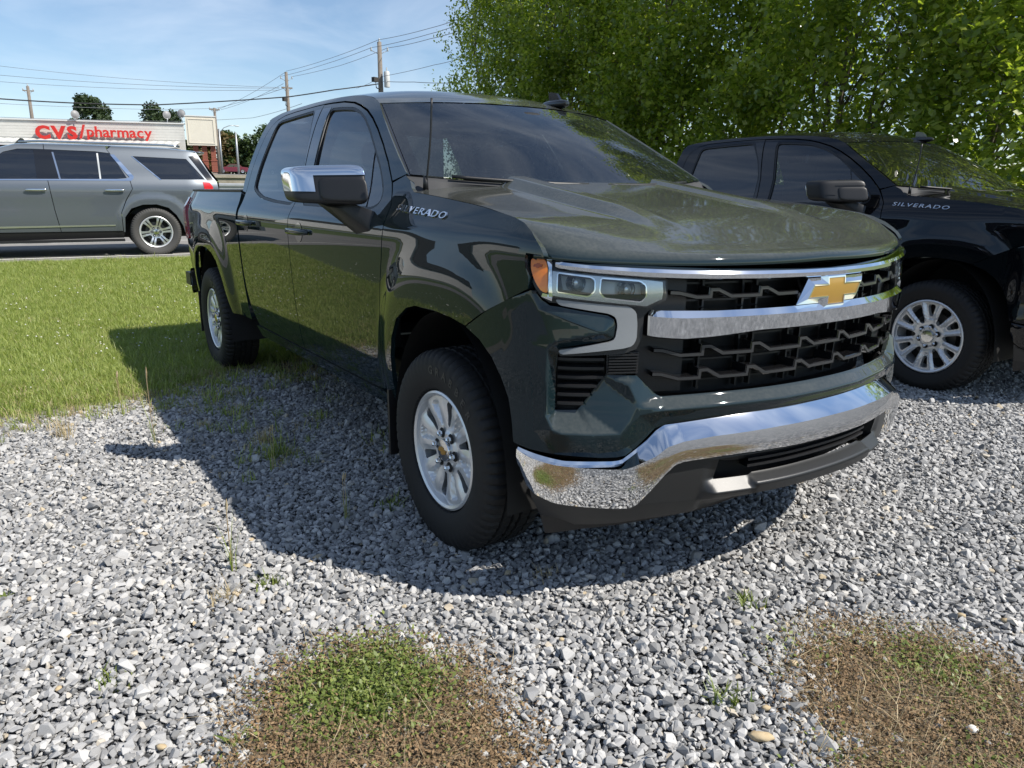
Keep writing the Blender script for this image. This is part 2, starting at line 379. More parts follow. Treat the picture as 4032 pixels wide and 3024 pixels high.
def strip(rows, us, name, material, parent, angle=28):
    """sheet lofted along the nose: rows = list of (z(u), e(u))"""
    P = np.array([Fr(us, z(np.abs(us)), e(np.abs(us)) if callable(e) else e) for z, e in rows])
    m = MB(); m.grid(P); o = m.build(name, material, parent, True, angle)
    return o
def lin(*pts):
    x = [p[0] for p in pts]; y = [p[1] for p in pts]; return lambda u: np.interp(u, x, y)

ARCH_F = [(-.40, .50), (-.408, .592), (-.393, .709), (-.364, .794), (-.298, .885), (-.195, .943), (-.115, .961), (.035, .964), (.17, .955), (.265, .94)]
SEAM_FD = [(-.49, 1.329), (-.465, 1.23), (-.48, 1.125), (-.513, 1.0), (-.545, .82), (-.547, .638), (-.535, .56), (-.49, .495)]
HOOD_P = [0, .2, .4, .6, .754, .838, .915, .961, .985, 1.005, 1.02, 1.035]
HC = [(-.35, 1.432), (-.09, 1.390), (.17, 1.349), (.43, 1.310), (.62, 1.281), (.735, 1.252), (.84, 1.227), (.90, 1.213), (.925, 1.209), (.943, 1.2), (.951, 1.188), (.952, 1.174)]
HE = [(-.35, 1.386), (-.148, 1.372), (.054, 1.355), (.256, 1.336), (.41, 1.316), (.497, 1.302), (.575, 1.272), (.612, 1.247), (.635, 1.229), (.648, 1.213), (.654, 1.203), (.655, 1.193)]
_hcx = nspline(HOOD_P, [p[0] for p in HC]); _hcz = nspline(HOOD_P, [p[1] for p in HC]); _hex = nspline(HOOD_P, [p[0] for p in HE]); _hez = nspline(HOOD_P, [p[1] for p in HE])
def hood_edge_w(p): return Wd(_hex(p), _hez(p))-.007
def ramp(t, k=.005): return .5*(np.sqrt(t*t+k)-np.sqrt((t-1)**2+k)+1)
def Hd(p, s):
    """hood: p from the cowl to the nose, s -1..1 across (passenger side positive)"""
    p = np.asarray(p, float); s = np.asarray(s, float); we = hood_edge_w(p); w = s*we; a = np.abs(w); k = np.abs(s)**2.7
    xn = np.interp(a, _ww, _xx)-.023; tc_ = (_hcx(p)+.35)/1.302; te = (_hex(p)+.35)/1.005; t = tc_*(1-k)+te*k
    x = -.35+t*(xn+.35); z = _hcz(p)*(1-k)+_hez(p)*k
    hgt = .036*ramp((.60-x)/.22, .02)
    z = z+hgt*(ramp((.53-a)/.075)-.5*ramp((.375-a)/.05))-.016*a*sst((x-.45)/.3)*(1-k)
    return np.stack([x, -w, z], 1)
DF_UP = [(-.49, 1.329), (-.529, 1.378), (-.57, 1.427), (-.672, 1.513), (-.792, 1.593), (-.922, 1.668), (-1.046, 1.728), (-1.163, 1.773), (-1.293, 1.808), (-1.408, 1.832), (-1.578, 1.852), (-1.77, 1.862), (-1.905, 1.866)]
B_SEAM = [(-1.905, 1.866), (-1.89, 1.82), (-1.765, 1.527), (-1.725, 1.33), (-1.722, 1.2), (-1.722, .8), (-1.722, .502)]
DR_UP = [(-1.915, 1.866), (-2.065, 1.867), (-2.415, 1.863), (-2.60, 1.855), (-2.72, 1.835), (-2.785, 1.80), (-2.815, 1.74), (-2.822, 1.6), (-2.82, 1.45), (-2.80, 1.36), (-2.775, 1.26), (-2.765, 1.17), (-2.765, .87), (-2.755, .744), (-2.715, .62), (-2.63, .508)]
WIN_F = [(-.693, 1.320), (-.640, 1.336), (-.626, 1.352), (-.639, 1.386), (-.698, 1.445), (-.762, 1.498), (-.887, 1.581), (-1.026, 1.666), (-1.157, 1.731), (-1.265, 1.768), (-1.377, 1.794), (-1.567, 1.811), (-1.725, 1.819), (-1.722, 1.788), (-1.661, 1.656), (-1.606, 1.518), (-1.585, 1.36), (-1.585, 1.325)]
WIN_R = [(-2.654, 1.425), (-2.66, 1.493), (-2.657, 1.593), (-2.658, 1.719), (-2.664, 1.80), (-2.612, 1.815), (-2.313, 1.825), (-2.022, 1.831), (-1.88, 1.678), (-1.80, 1.533), (-1.775, 1.36), (-1.775, 1.325), (-1.85, 1.325), (-2.124, 1.334), (-2.40, 1.353), (-2.541, 1.381), (-2.62, 1.402)]
ROOF_E = nspline([-2.93, -2.8, -2.6, -2.3, -1.9, -1.6, -1.4, -1.24, -1.13, -1.05], [1.850, 1.876, 1.890, 1.898, 1.896, 1.885, 1.870, 1.850, 1.826, 1.798])
def A_line(t): return np.array([-.453-.596*t, .877-.160*t, 1.459+.339*t])

def wheel(kind, side):
    """returns a wheel Empty centred on its hub, outer face towards local -y"""
    root = bpy.data.objects.new('wheel', None); COL.objects.link(root)
    Rt = .402; hw = .133; Ri = .236 if kind == 'spoke6' else .262
    # tyre: lathe with tread blocks
    prof = [(Ri+.007, -.098), (Ri+.014, -.118), (Ri+.04, -.131), (Ri+.075, -.136), (Rt-.06, -.137), (Rt-.036, -.133), (Rt-.018, -.124), (Rt-.007, -.112)]
    tread = [(Rt-.001, -.100), (Rt+.001, -.070), (Rt-.009, -.068), (Rt-.009, -.060), (Rt+.002, -.058), (Rt+.002, -.024), (Rt-.009, -.022), (Rt-.009, -.012), (Rt+.002, -.010)]
    full = prof+tread; full = full+[(r, -h) for r, h in full[::-1]]
    n = 240; V = []; m = len(full)
    for k in range(n):
        q = 2*math.pi*k/n
        for j, (r, h) in enumerate(full):
            ah = abs(h); rr = r; hh = h
            if .108 < ah < .128 and r > Rt-.03 and k % 4 == 0: rr -= .009
            if .066 < ah < .105 and k % 4 == 0: rr -= .007
            if .0 < ah < .060 and (k+int(ah*60)) % 5 == 0: rr -= .006
            if abs(ah-.133) < .0015 and k % 4 == 0: hh = h*.965
            V.append((rr*math.cos(q), hh, rr*math.sin(q)))
    F = [(k*m+j, ((k+1) % n)*m+j, ((k+1) % n)*m+j+1, k*m+j+1) for k in range(n) for j in range(m-1)]
    ty = mesh_obj('tyre', V, F, 'rubber', root, True, 32)
    if kind == 'spoke6':
        m_ = MB()
        for i, ch in enumerate('GRABBER'):
            v, f = text_mesh(ch, .046, .0012, .0012, 0, 'CENTER'); a = math.radians(104-i*9.2)
            # letter stands on the rim, top outward; seen from -y
            rr = .312; e_r = np.array([math.cos(a), 0, math.sin(a)]); e_t = np.array([math.sin(a), 0, -math.cos(a)])
            P = v[:, :1]*e_t+(rr+v[:, 1:2])*e_r+np.array([0, -.1372, 0])-v[:, 2:3]*np.array([0, 1, 0]); m_.add(P, f)
        m_.build('sidewall_lettering', 'rubber_letter', root)
    # barrel
    bar = MB().lathe([(Ri+.004, -.100), (Ri+.004, -.112), (Ri-.004, -.116), (Ri-.014, -.110), (Ri-.020, -.085), (Ri-.03, -.03), (Ri-.035, .10), (Ri+.004, .112)], 72).build('rim_barrel', 'alloy', root, True, 40)
    # disc face with cut windows
    step = .008
    if kind == 'spoke6':
        Ro = Ri-.016; wins = []
        for k in range(6):
            a0 = math.radians(60*k+90); loc = [(.104, -.009), (.140, -.013), (.190, -.020), (.203, -.014), (.205, .0), (.203, .014), (.190, .020), (.140, .013), (.104, .009), (.099, 0)]
            wins.append([(r*math.cos(a0)-t*math.sin(a0), r*math.sin(a0)+t*math.cos(a0)) for r, t in loc])
        def height(x, y):
            r = np.hypot(x, y); ph = np.abs(((np.degrees(np.arctan2(y, x))-90+30) % 60)-30)   # 0 at window centre, 30 at spoke centre
            lat = r*np.radians(30-ph)
            h = -.098+.014*sst((.20-r)/.13)-.008*sst((.085-r)/.02)
            half = .004+.235*np.maximum(r-.094, 0)
            h = h+.019*ramp((half-lat)/.007, .02)*ramp((r-.096)/.012)*ramp((.200-r)/.008)
            h = h+.012*ramp((13.-ph)/9., .02)*ramp((r-.10)/.05)
            return h
    elif kind == 'split12':
        Ro = Ri-.010; wins = []
        for k in range(6):
            a0 = math.radians(60*k+90)
            for loc in ([(.150, -.014), (.185, -.021), (.228, -.029), (.234, .0), (.228, .029), (.185, .021), (.150, .014), (.143, 0)],):
                wins.append([(r*math.cos(a0)-t*math.sin(a0), r*math.sin(a0)+t*math.cos(a0)) for r, t in soften(loc, .01, 1)])
            a1 = a0+math.radians(30); loc = [(.100, -.013), (.160, -.026), (.232, -.042), (.240, .0), (.232, .042), (.160, .026), (.100, .013)]
            wins.append([(r*math.cos(a1)-t*math.sin(a1), r*math.sin(a1)+t*math.cos(a1)) for r, t in soften(loc, .01, 1)])
        def height(x, y):
            r = np.hypot(x, y); ph = ((np.degrees(np.arctan2(y, x))-90+15) % 30)-15; lat = r*np.radians(15-np.abs(ph))
            h = -.100+.022*sst((.20-r)/.13)-.008*sst((.08-r)/.015)
            return h-.007*sst((.006-np.abs(lat))/.006)*sst((r-.10)/.03)+.012*sst((np.abs(lat)-.008)/.012)*sst((r-.11)/.03)
    else:
        Ro = Ri-.010; wins = []
        for k in range(6):
            a0 = math.radians(60*k+60)
            loc = [(.105, -.022), (.16, -.048), (.225, -.070), (.236, -.03), (.236, .03), (.225, .070), (.16, .048), (.105, .022)]
            wins.append([(r*math.cos(a0)-t*math.sin(a0), r*math.sin(a0)+t*math.cos(a0)) for r, t in soften(loc, .01, 1)])
            a1 = a0+math.radians(30); loc = [(.10, -.007), (.235, -.011), (.235, .011), (.10, .007)]
            wins.append([(r*math.cos(a1)-t*math.sin(a1), r*math.sin(a1)+t*math.cos(a1)) for r, t in loc])
        def height(x, y):
            r = np.hypot(x, y); return -.100+.02*sst((.20-r)/.13)
        step = .012
    circ = [(Ro*math.cos(t), Ro*math.sin(t)) for t in np.linspace(0, 2*math.pi, 96, endpoint=False)]
    fn = lambda x, y: np.stack([x, height(x, y), y], 1)
    panel('rim', circ, fn, 'alloy' if kind != 'split6' else 'bright_alloy', root, wins, step, .032, hint=(0, -1, 0), normals=False, angle=24)
    # hub: lug pockets, nuts, cap
    rl = .0700
    for k in range(6):
        a = math.radians(60*k+(62 if kind == 'spoke6' else 80)); cx, cz = rl*math.cos(a), rl*math.sin(a); y0 = float(height(np.array([cx]), np.array([cz]))[0])
        MB().lathe([(.0001, y0-.0015), (.0185, y0-.0015), (.0195, y0-.003), (.021, y0-.001)], 20, 'y', (cx, 0, cz)).build('lug_pocket', 'dark', root, True)
        MB().lathe([(.012, y0), (.0115, y0-.014), (.0095, y0-.022), (.005, y0-.026), (.0001, y0-.027)], 6, 'y', (cx, 0, cz)).build('lug_nut', 'chrome', root)
    y0 = float(height(np.array([.0]), np.array([.02]))[0])
    cp = MB().lathe([(.046, y0+.002), (.046, y0-.010), (.043, y0-.014), (.02, y0-.0165), (.0001, y0-.017)], 32).build('centre_cap', 'satin_chrome', root, True, 40)
    bt = [(-.030, -.009), (-.009, -.009), (-.009, -.016), (.009, -.016), (.009, -.009), (.024, -.009), (.030, .009), (.009, .009), (.009, .016), (-.009, .016), (-.009, .009), (-.024, .009)]
    if kind != 'split6': MB().prism(bt, 'y', y0-.016, y0-.0185).build('bowtie_emblem', 'gold' if kind == 'spoke6' else 'satin_chrome', root)
    MB().lathe([(.0001, -.02), (.165, -.02), (.165, .01)], 40).build('brake_disc', 'brake', root, True, 30)
    MB().lathe([(.0001, .015), (Ri-.03, .015)], 40).build('brake_backing', 'dark', root)
    return root

def pickup(name, pose, o):
    """o: options (paint, mirror cap, wheel kind, label...)"""
    root = empty(name, pose[0], pose[1], o['label'], 'pickup truck'); P = o['paint']; st = o.get('step', .03)
    for sg in (-1, 1):
        hs = (0, sg, 0)
        # ---- fender
        fe = ARCH_F+[(.385, 1.005), (.50, 1.063), (.585, 1.099)]+[(.587, 1.135), (.572, 1.165), (.568, 1.19), (.573, 1.208), (.64, 1.206)]
        for p in (1.03, 1.01, .985, .961, .915, .86, .80, .7, .6, .5, .4, .3, .2, .1, 0.02): fe.append((float(_hex(p)), float(_hez(p))))
        fe += [(-.37, 1.405), (-.40, 1.43), (-.458, 1.453), (-.56, 1.424), (-.525, 1.378)]+SEAM_FD
        fd = panel('front_fender', fe, S(sg), P, root, (), st, .02, hs)
        if True:
            v, f = text_mesh('SILVERADO', .062, .003, .0002, .12, 'LEFT', 1.22); wv = v[:, 0].max()
            x0, x1 = (-.415, .02); sc = (x1-x0)/wv; X = x0+v[:, 0]*sc if sg < 0 else x1-v[:, 0]*sc
            Z = 1.3195-.048*(X-x0)+v[:, 1]*.56-.006; Pn = np.stack([X, sg*(Wd(X, Z)+.004+v[:, 2]), Z], 1)
            mesh_obj('nameplate', Pn, f, 'chrome', fd)
        # ---- doors
        g = .004
        dF = [(x-.007, z) for x, z in SEAM_FD[::-1]]+[(x-.004, z-.003) for x, z in DF_UP[1:]]+[(x+g, z) for x, z in B_SEAM]
        dF[0] = (-.50, .500)
        wF = soften(WIN_F, .02, 1); wR = soften(WIN_R, .02, 1)
        d1 = panel('front_door', dF, S(sg), P, root, [offset_poly(wF, .014)], st, .02, hs)
        dR = [(x-g, z) for x, z in B_SEAM[::-1]]+DR_UP
        d2 = panel('rear_door', dR, S(sg), P, root, [offset_poly(wR, .014)], st, .02, hs)
        for d, w, gm, hx in ((d1, wF, 'side_glass', -1.54), (d2, wR, 'privacy_glass', -2.575)):
            panel('window_trim', offset_poly(w, .013), S(sg, -.002), 'black_plastic', d, [w], .03, .016, hs)
            panel('window_glass', offset_poly(w, -.002) if False else w, S(sg, -.012), gm, d, (), .05, 0, hs)
            # handle, and a flat black disc painting the shade inside its cup
            zc = 1.177 if hx > -2 else 1.187; cup = [(hx+.060*math.cos(t), zc-.004+.052*math.sin(t)) for t in np.linspace(0, 2*math.pi, 28, endpoint=False)]
            hd = MB(); Q = rbox_pts((0, 0, 0), (.165, .014, .0165), 3.2, 36, 14)
            X = Q[..., 0]+hx; Z = zc+Q[..., 2]-.02*(Q[..., 0]/.165)**2*0; bow = .030*(1-(Q[..., 0]/.175)**4)
            hd.grid(np.stack([X, sg*(Wd(X.ravel(), Z.ravel()).reshape(X.shape)+Q[..., 1]+bow), Z], -1), True)
            h = hd.build('door_handle', P, d, True)
            panel('cup_shade_disc', cup, lambda x, z, sg=sg, hx=hx, zc=zc: np.stack([x, sg*(Wd(x, z)+.002-.0), z], 1), 'gloss_black', d, (), .02, 0, hs)
        # quarter pane divider of the front window
        qd = [(-.775, 1.322), (-.765, 1.322), (-.885, 1.579), (-.895, 1.585)]
        panel('window_divider', qd, S(sg, -.008), 'gloss_black', d1, (), .03, .006, hs)
        bp = [(-1.60, 1.335), (-1.622, 1.518), (-1.677, 1.656), (-1.738, 1.79), (-1.742, 1.838), (-1.885, 1.842), (-1.868, 1.79), (-1.757, 1.527), (-1.718, 1.335)]
        panel('pillar_applique', bp, S(sg, .002), 'gloss_black', d1, (), .04, .006, hs)
        bp2 = [(-1.727, 1.335), (-1.768, 1.527), (-1.895, 1.82), (-1.90, 1.842), (-2.0, 1.842), (-1.866, 1.678), (-1.786, 1.533), (-1.762, 1.335)]
        panel('pillar_applique', bp2, S(sg, .002), 'gloss_black', d2, (), .04, .006, hs)
        # ---- cab frame: windscreen pillar, roof rail, rear pillar
        cf = [(float(A_line(t)[0]), float(A_line(t)[2])) for t in np.linspace(0, 1, 8)]
        cf += [(x, float(ROOF_E(x))) for x in (-1.13, -1.24, -1.4, -1.6, -1.9, -2.3, -2.6, -2.8)]+[(-2.90, 1.86), (-2.932, 1.82), (-2.938, 1.70), (-2.932, 1.55), (-2.932, 1.44), (-2.90, 1.385), (-2.81, 1.375)]
        cf += [(x-.006, z) for x, z in DR_UP[8:4:-1]]+[(x, z+.006) for x, z in DR_UP[4::-1]]+[(x, z+.006) for x, z in DF_UP[::-1][:-2]]
        panel('cab_frame', cf, S(sg), P, root, (), .03, .02, hs)
        # ---- bed side
        bs = [(-2.80, .52), (-2.80, 1.15), (-2.83, 1.26), (-2.925, 1.382), (-4.66, 1.382), (-4.70, 1.36), (-4.715, 1.25), (-4.715, .60), (-4.60, .55), (-4.18, .55), (-4.17, .66), (-4.14, .78), (-4.06, .895), (-3.93, .952), (-3.78, .970), (-3.63, .966), (-3.48, .938), (-3.36, .88), (-3.27, .76), (-3.22, .64), (-3.17, .52)]
        bd = panel('bed_side', bs, S(sg), P, root, (), .035, .03, hs)
        xs = np.linspace(-4.66, -2.93, 20); rp_ = np.array([[(x, sg*(float(Wd(x, 1.375))+a), z) for x in xs] for a, z in ((.002, 1.378), (.003, 1.392), (-.045, 1.396), (-.075, 1.390))])
        MB().grid(rp_).build('bed_rail_cap', 'black_plastic', bd, True, 40)
        MB().grid(np.array([[(x, sg*.80, z) for x in (-4.66, -2.93)] for z in (1.39, .75)])).build('bed_inner_wall', 'black_plastic', bd)
        tl = panel('tail_lamp', [(-4.60, .98), (-4.725, .98), (-4.725, 1.33), (-4.66, 1.33)], lambda x, z, sg=sg: np.stack([x, sg*(Wd(x, z)+.006), z], 1), 'red_lens', root, (), .03, .03, hs)
        # ---- rocker, liners, flaps
        panel('rocker_panel', [(-2.66, .425), (-2.72, .494), (-.50, .488), (-.44, .46), (-.44, .425)], S(sg), P, root, (), .05, .03, hs)
        for xc, (ax, az, zz0) in ((.03, (.50, .66, .33)), (-3.69, (.53, .66, .33))):
            t = np.linspace(-.05, math.pi+.05, 28); A = np.array([[(xc+ax*.90*math.cos(q), sg*w, zz0+az*.94*math.sin(q)) for q in t] for w in (.55, .985)])
            m = MB().grid(A); m.add([(xc, sg*.56, zz0)]+[(xc+ax*.95*math.cos(q), sg*.56, zz0+az*.94*math.sin(q)) for q in t], [(0, i+1, i+2) for i in range(len(t)-1)])
            m.build('wheel_arch_liner', 'dark', root, True, 50)
        MB().box((-.445, sg*.885, .40), (.008, .115, .15), None).build('mud_flap', 'black_plastic', root)
        MB().box((-4.19, sg*.885, .40), (.008, .115, .17), None).build('mud_flap', 'black_plastic', root)
        # ---- wheels
        for x in (0.0, -3.745):
            k = (sg, x)
            if 'proto' not in o: o['proto'] = wheel(o['wheel'], sg); w = o['proto']
            else: w = copy_tree(o['proto'])
            w.parent = root; w.location = (x, sg*.868, .396); w.rotation_euler = (0, o['spin'][(x < -1)+0], 0 if sg < 0 else math.pi)
        # ---- mirror
        mirror(root, sg, o)
    # ---- hood
    pl = list(np.linspace(0, 1.035, 40)); ol = [(p, 1.0) for p in pl]+[(1.035, s) for s in np.linspace(.96, -.96, 48)]+[(p, -1.0) for p in pl[::-1]]+[(0, s) for s in np.linspace(-.96, .96, 40)]
    hood_mesh(ol, P, root)
    # ---- roof, windscreen, back glass
    def Rf(s, t):
        xh = -.905-.148*np.abs(t)**2.2; x = xh+s*(-2.93-xh); xe = np.clip(x-.14*(1-np.abs(t)**2)*(1-s), -2.93, -1.053); ze = ROOF_E(xe); we = bprof(ze)
        crown = .008+.034*sst(s/.25)*sst((1-s)/.06)
        return np.stack([x, -t*we, ze+crown*(1-np.abs(t)**3.2)+.013*(1-s)**6*(1-np.abs(t)**2)], 1)
    gr = [(0, t) for t in np.linspace(-1, 1, 30)]+[(s, 1.0) for s in np.linspace(.02, 1, 40)]+[(1, t) for t in np.linspace(.96, -1, 30)]+[(s, -1.0) for s in np.linspace(.98, .02, 40)]
    ss_, tt_ = np.meshgrid(np.linspace(0, 1, 50), np.linspace(-1, 1, 41), indexing='ij'); G = Rf(ss_.ravel(), tt_.ravel()).reshape(50, 41, 3)
    rf = MB().grid(G).build('roof', P, root, True)
    hdr = G[0]
    def Ws(s, t):
        a = np.abs(t); top = Rf(np.zeros_like(t), t)-np.array([0, 0, .003]); bx = -.225-.228*a**2.3; bw = .877*t; bz = 1.418+.041*a**2
        bot = np.stack([bx, -bw, bz], 1); Pm = top+(bot-top)*s[:, None]; bul = .028*np.sin(np.pi*s)*(1-a**2)
        return Pm+np.stack([bul*.6, 0*bul, bul*.8], 1)
    ws_out = [(0.0, t) for t in np.linspace(-1, 1, 24)]+[(s, 1.0) for s in np.linspace(.04, 1, 24)]+[(1.0, t) for t in np.linspace(.92, -1, 24)]+[(s, -1.0) for s in np.linspace(.96, .04, 24)]
    s2, t2 = np.meshgrid(np.linspace(.01, 1, 24), np.linspace(-.985, .985, 33), indexing='ij')
    wsq = MB().grid(Ws(s2.ravel(), t2.ravel()).reshape(24, 33, 3)).build('windshield', o['ws'], root, True)
    fr = MB(); e0 = Ws(np.full(33, .0), np.linspace(-1, 1, 33)); e1 = Ws(np.full(33, .075), np.linspace(-1, 1, 33))
    fr.grid(np.array([e0-[0, 0, .006], e1-[0, 0, .006]]))
    for t in (-1, 1):
        sv = np.linspace(0, 1, 24); fr.grid(np.array([Ws(sv, np.full(24, t))-[0, 0, .005], Ws(sv, np.full(24, t*.93))-[0, 0, .006]]))
    fr.build('windshield_frit', 'gloss_black', wsq, True)
    if o['near']:
        cm = Ws(np.array([.12]), np.array([-.02]))[0]; MB().grid(rbox_pts(cm+np.array([-.06, 0, -.05]), (.09, .10, .06), 3, 24, 12), True).build('camera_cover', 'dark', wsq, True)
    cw = MB(); tq = np.linspace(-1, 1, 33); b0 = Ws(np.full(33, 1.0), tq); b1 = np.stack([np.full(33, -.34), -tq*.865, 1.385-.022*np.abs(tq)**2.5], 1); mid = b1.copy(); mid[:, 2] -= .015
    cw.grid(np.array([b0+[-.01, 0, -.004], b0+[.02, 0, -.022], mid, b1+[.08, 0, -.03]])).build('cowl', 'interior', root, True, 40)
    for (y0, y1) in ((-.72, -.10), (.02, .62)):
        wq = MB(); ts = np.linspace(y0, y1, 12); pp = [Ws(np.array([1.0]), np.array([-y/.88]))[0]+np.array([.015, 0, .004]) for i, y in enumerate(ts)]
        wq.tube(pp, .008, 6).build('wiper', 'black_plastic', root, True)
    MB().grid(np.array([[(-2.925, y, z) for y in (-.66, .66)] for z in (1.84, 1.40)])).build('rear_window_glass', 'privacy_glass', root)
    MB().box((-2.90, 0, 1.0), (.02, .80, .38)).build('cab_back_panel', P, root)
    # ---- aerial mast and roof fin
    an = MB(); b = np.array([-.36, -.838, 1.405]); tip = np.array([-.325, -.822, 1.748]); mids = [b+(tip-b)*k+np.array([.012*math.sin(k*3.1), 0, 0]) for k in np.linspace(0, 1, 12)]
    an.tube([b-[0, 0, .01], b+[0, 0, .045]], [.012, .009], 10).tube(mids, [.0045]*11+[.005], 8)
    an.build('antenna_mast', 'black_plastic', root, True)
    fx0 = -1.18; zr = 1.868; fin = [(fx0+.02, zr-.02), (fx0+.19, zr-.03), (fx0+.165, zr+.008), (fx0+.125, zr+.052), (fx0+.075, zr+.062), (fx0+.055, zr+.056), (fx0+.06, zr+.02)]
    m = MB().prism(fin, 'y', .345, .362); m.grid(rbox_pts((fx0+.11, .353, zr-.006), (.115, .038, .024), 2.6, 28, 12), True); m.build('roof_fin_antenna', 'gloss_black', root, True, 35)
    # ---- chassis, bed, tail
    MB().box((-1.9, 0, .50), (2.6, .56, .10)).box((-3.75, 0, .40), (.06, .75, .06)).box((0, 0, .36), (.06, .75, .05)).box((.35, 0, .62), (.40, .58, .26)).build('underbody', 'dark', root)
    MB().box((-3.80, 0, .78), (.86, .80, .02)).build('bed_floor', 'black_plastic', root)
    MB().box((-4.70, 0, 1.03), (.03, .86, .345)).build('tailgate', P, root)
    rb = MB(); ts = np.linspace(-1, 1, 31); Pq = np.array([[(-4.86+.20*abs(t)**4, .955*t, z) for t in ts] for z in (.50, .53, .70, .72)]); Pq[0, :, 0] += .03; Pq[3, :, 0] += .03; rb.grid(Pq).build('rear_bumper', 'chrome', root, True, 40)
    for sg in (-1, 1): MB().box((-4.76, sg*.93, .62), (.09, .03, .055)).build('bumper_end_pad', 'black_plastic', root)
    interior(root)
    nose(root, P, o.get('bumper', 'chrome'))
    return root

def hood_mesh(ol, P, root):
    pp = np.concatenate([np.linspace(0, .9, 46), np.linspace(.905, 1.035, 28)]); sv = np.concatenate([np.linspace(-1, -.012, 84), [0], np.linspace(.012, 1, 84)])
    a, b = np.meshgrid(pp, sv, indexing='ij'); G = Hd(a.ravel(), b.ravel()).reshape(len(pp), len(sv), 3)
    m = MB().grid(G)
    n0 = G[-1].copy(); n1 = n0+np.array([-.03, 0, -.004]); m.grid(np.array([n0, n1]))
    for k in (0, -1):
        e = G[:, k].copy(); e2 = e.copy(); e2[:, 2] -= .012; e2[:, 1] *= .982; m.grid(np.array([e, e2]))
    e = G[0].copy(); e2 = e.copy(); e2[:, 2] -= .015; m.grid(np.array([e, e2]))
    h = m.build('hood', P, root, True, 30)
    return h

def mirror(root, sg, o):
    c = np.array([-.785, sg*1.115, 1.413]); a = sg*.62*-1
    R = rotz(-sg*.62) if False else rotz(sg*-.66*-1)
    # local: x depth (forward), y outwards, z up ; swept back towards the outside
    ang = math.atan2(.21, .26)
    def T(Q): 
        x = Q[..., 0]; y = Q[..., 1]; z = Q[..., 2]
        return np.stack([c[0]+x-.80*y-.30*z, c[1]+sg*y, c[2]+z*(1-.06*(y/.13))+0*x], -1)
    Q = rbox_pts((0, 0, 0), (.085, .130, .080), 6.5, 56, 28)
    hs = MB().grid(T(Q), True).build('mirror', 'black_plastic', root, True)
    Pq = rbox_pts((.0025, 0, 0), (.087, .1325, .0825), 6.5, 96, 48); V = T(Pq).reshape(-1, 3); L_ = Pq.reshape(-1, 3); nu = 96; F = []
    for i in range(47):
        for j in range(nu):
            q = (i*nu+j, i*nu+(j+1) % nu, (i+1)*nu+(j+1) % nu, (i+1)*nu+j); m_ = L_[list(q)].mean(0)
            if m_[0] > -.055 and (m_[2] > .040 or (m_[1] > .052 and m_[2] > -.014)): F.append(q)
    mesh_obj('mirror_cap', V, F, o['cap'], hs, True)
    Q2 = rbox_pts((.078, -.040, -.018), (.020, .082, .050), 5, 40, 20); MB().grid(T(Q2), True).build('mirror_inset', 'black_plastic', hs, True)
    # arm and foot on the door
    def T2(p): return (p[0], sg*p[1], p[2])
    A = [(-.62, .945, 1.300), (-.60, .985, 1.218), (-.745, .985, 1.197), (-.80, .975, 1.232), (-.90, .96, 1.29), (-.66, .99, 1.318), (-.67, 1.03, 1.336), (-.70, 1.06, 1.312), (-.80, 1.10, 1.322), (-.88, 1.12, 1.338), (-.86, 1.05, 1.322)]
    bm = bmesh.new()
    for p in A: bm.verts.new((p[0], sg*p[1], p[2]))
    bmesh.ops.convex_hull(bm, input=bm.verts[:]); bmesh.ops.delete(bm, geom=[v for v in bm.verts if not v.link_faces], context='VERTS'); bmesh.ops.bevel(bm, geom=bm.edges[:], offset=.008, segments=2, affect='EDGES', clamp_overlap=True); bm.verts.index_update()
    mesh_obj('mirror_arm', [tuple(v.co) for v in bm.verts], [tuple(v.index for v in f.verts) for f in bm.faces], 'black_plastic', hs, True, 40); bm.free()
    Q3 = rbox_pts((-.086, 0, 0), (.006, .115, .064), 6, 32, 14); MB().grid(T(Q3), True).build('mirror_glass', 'chrome', hs, True)

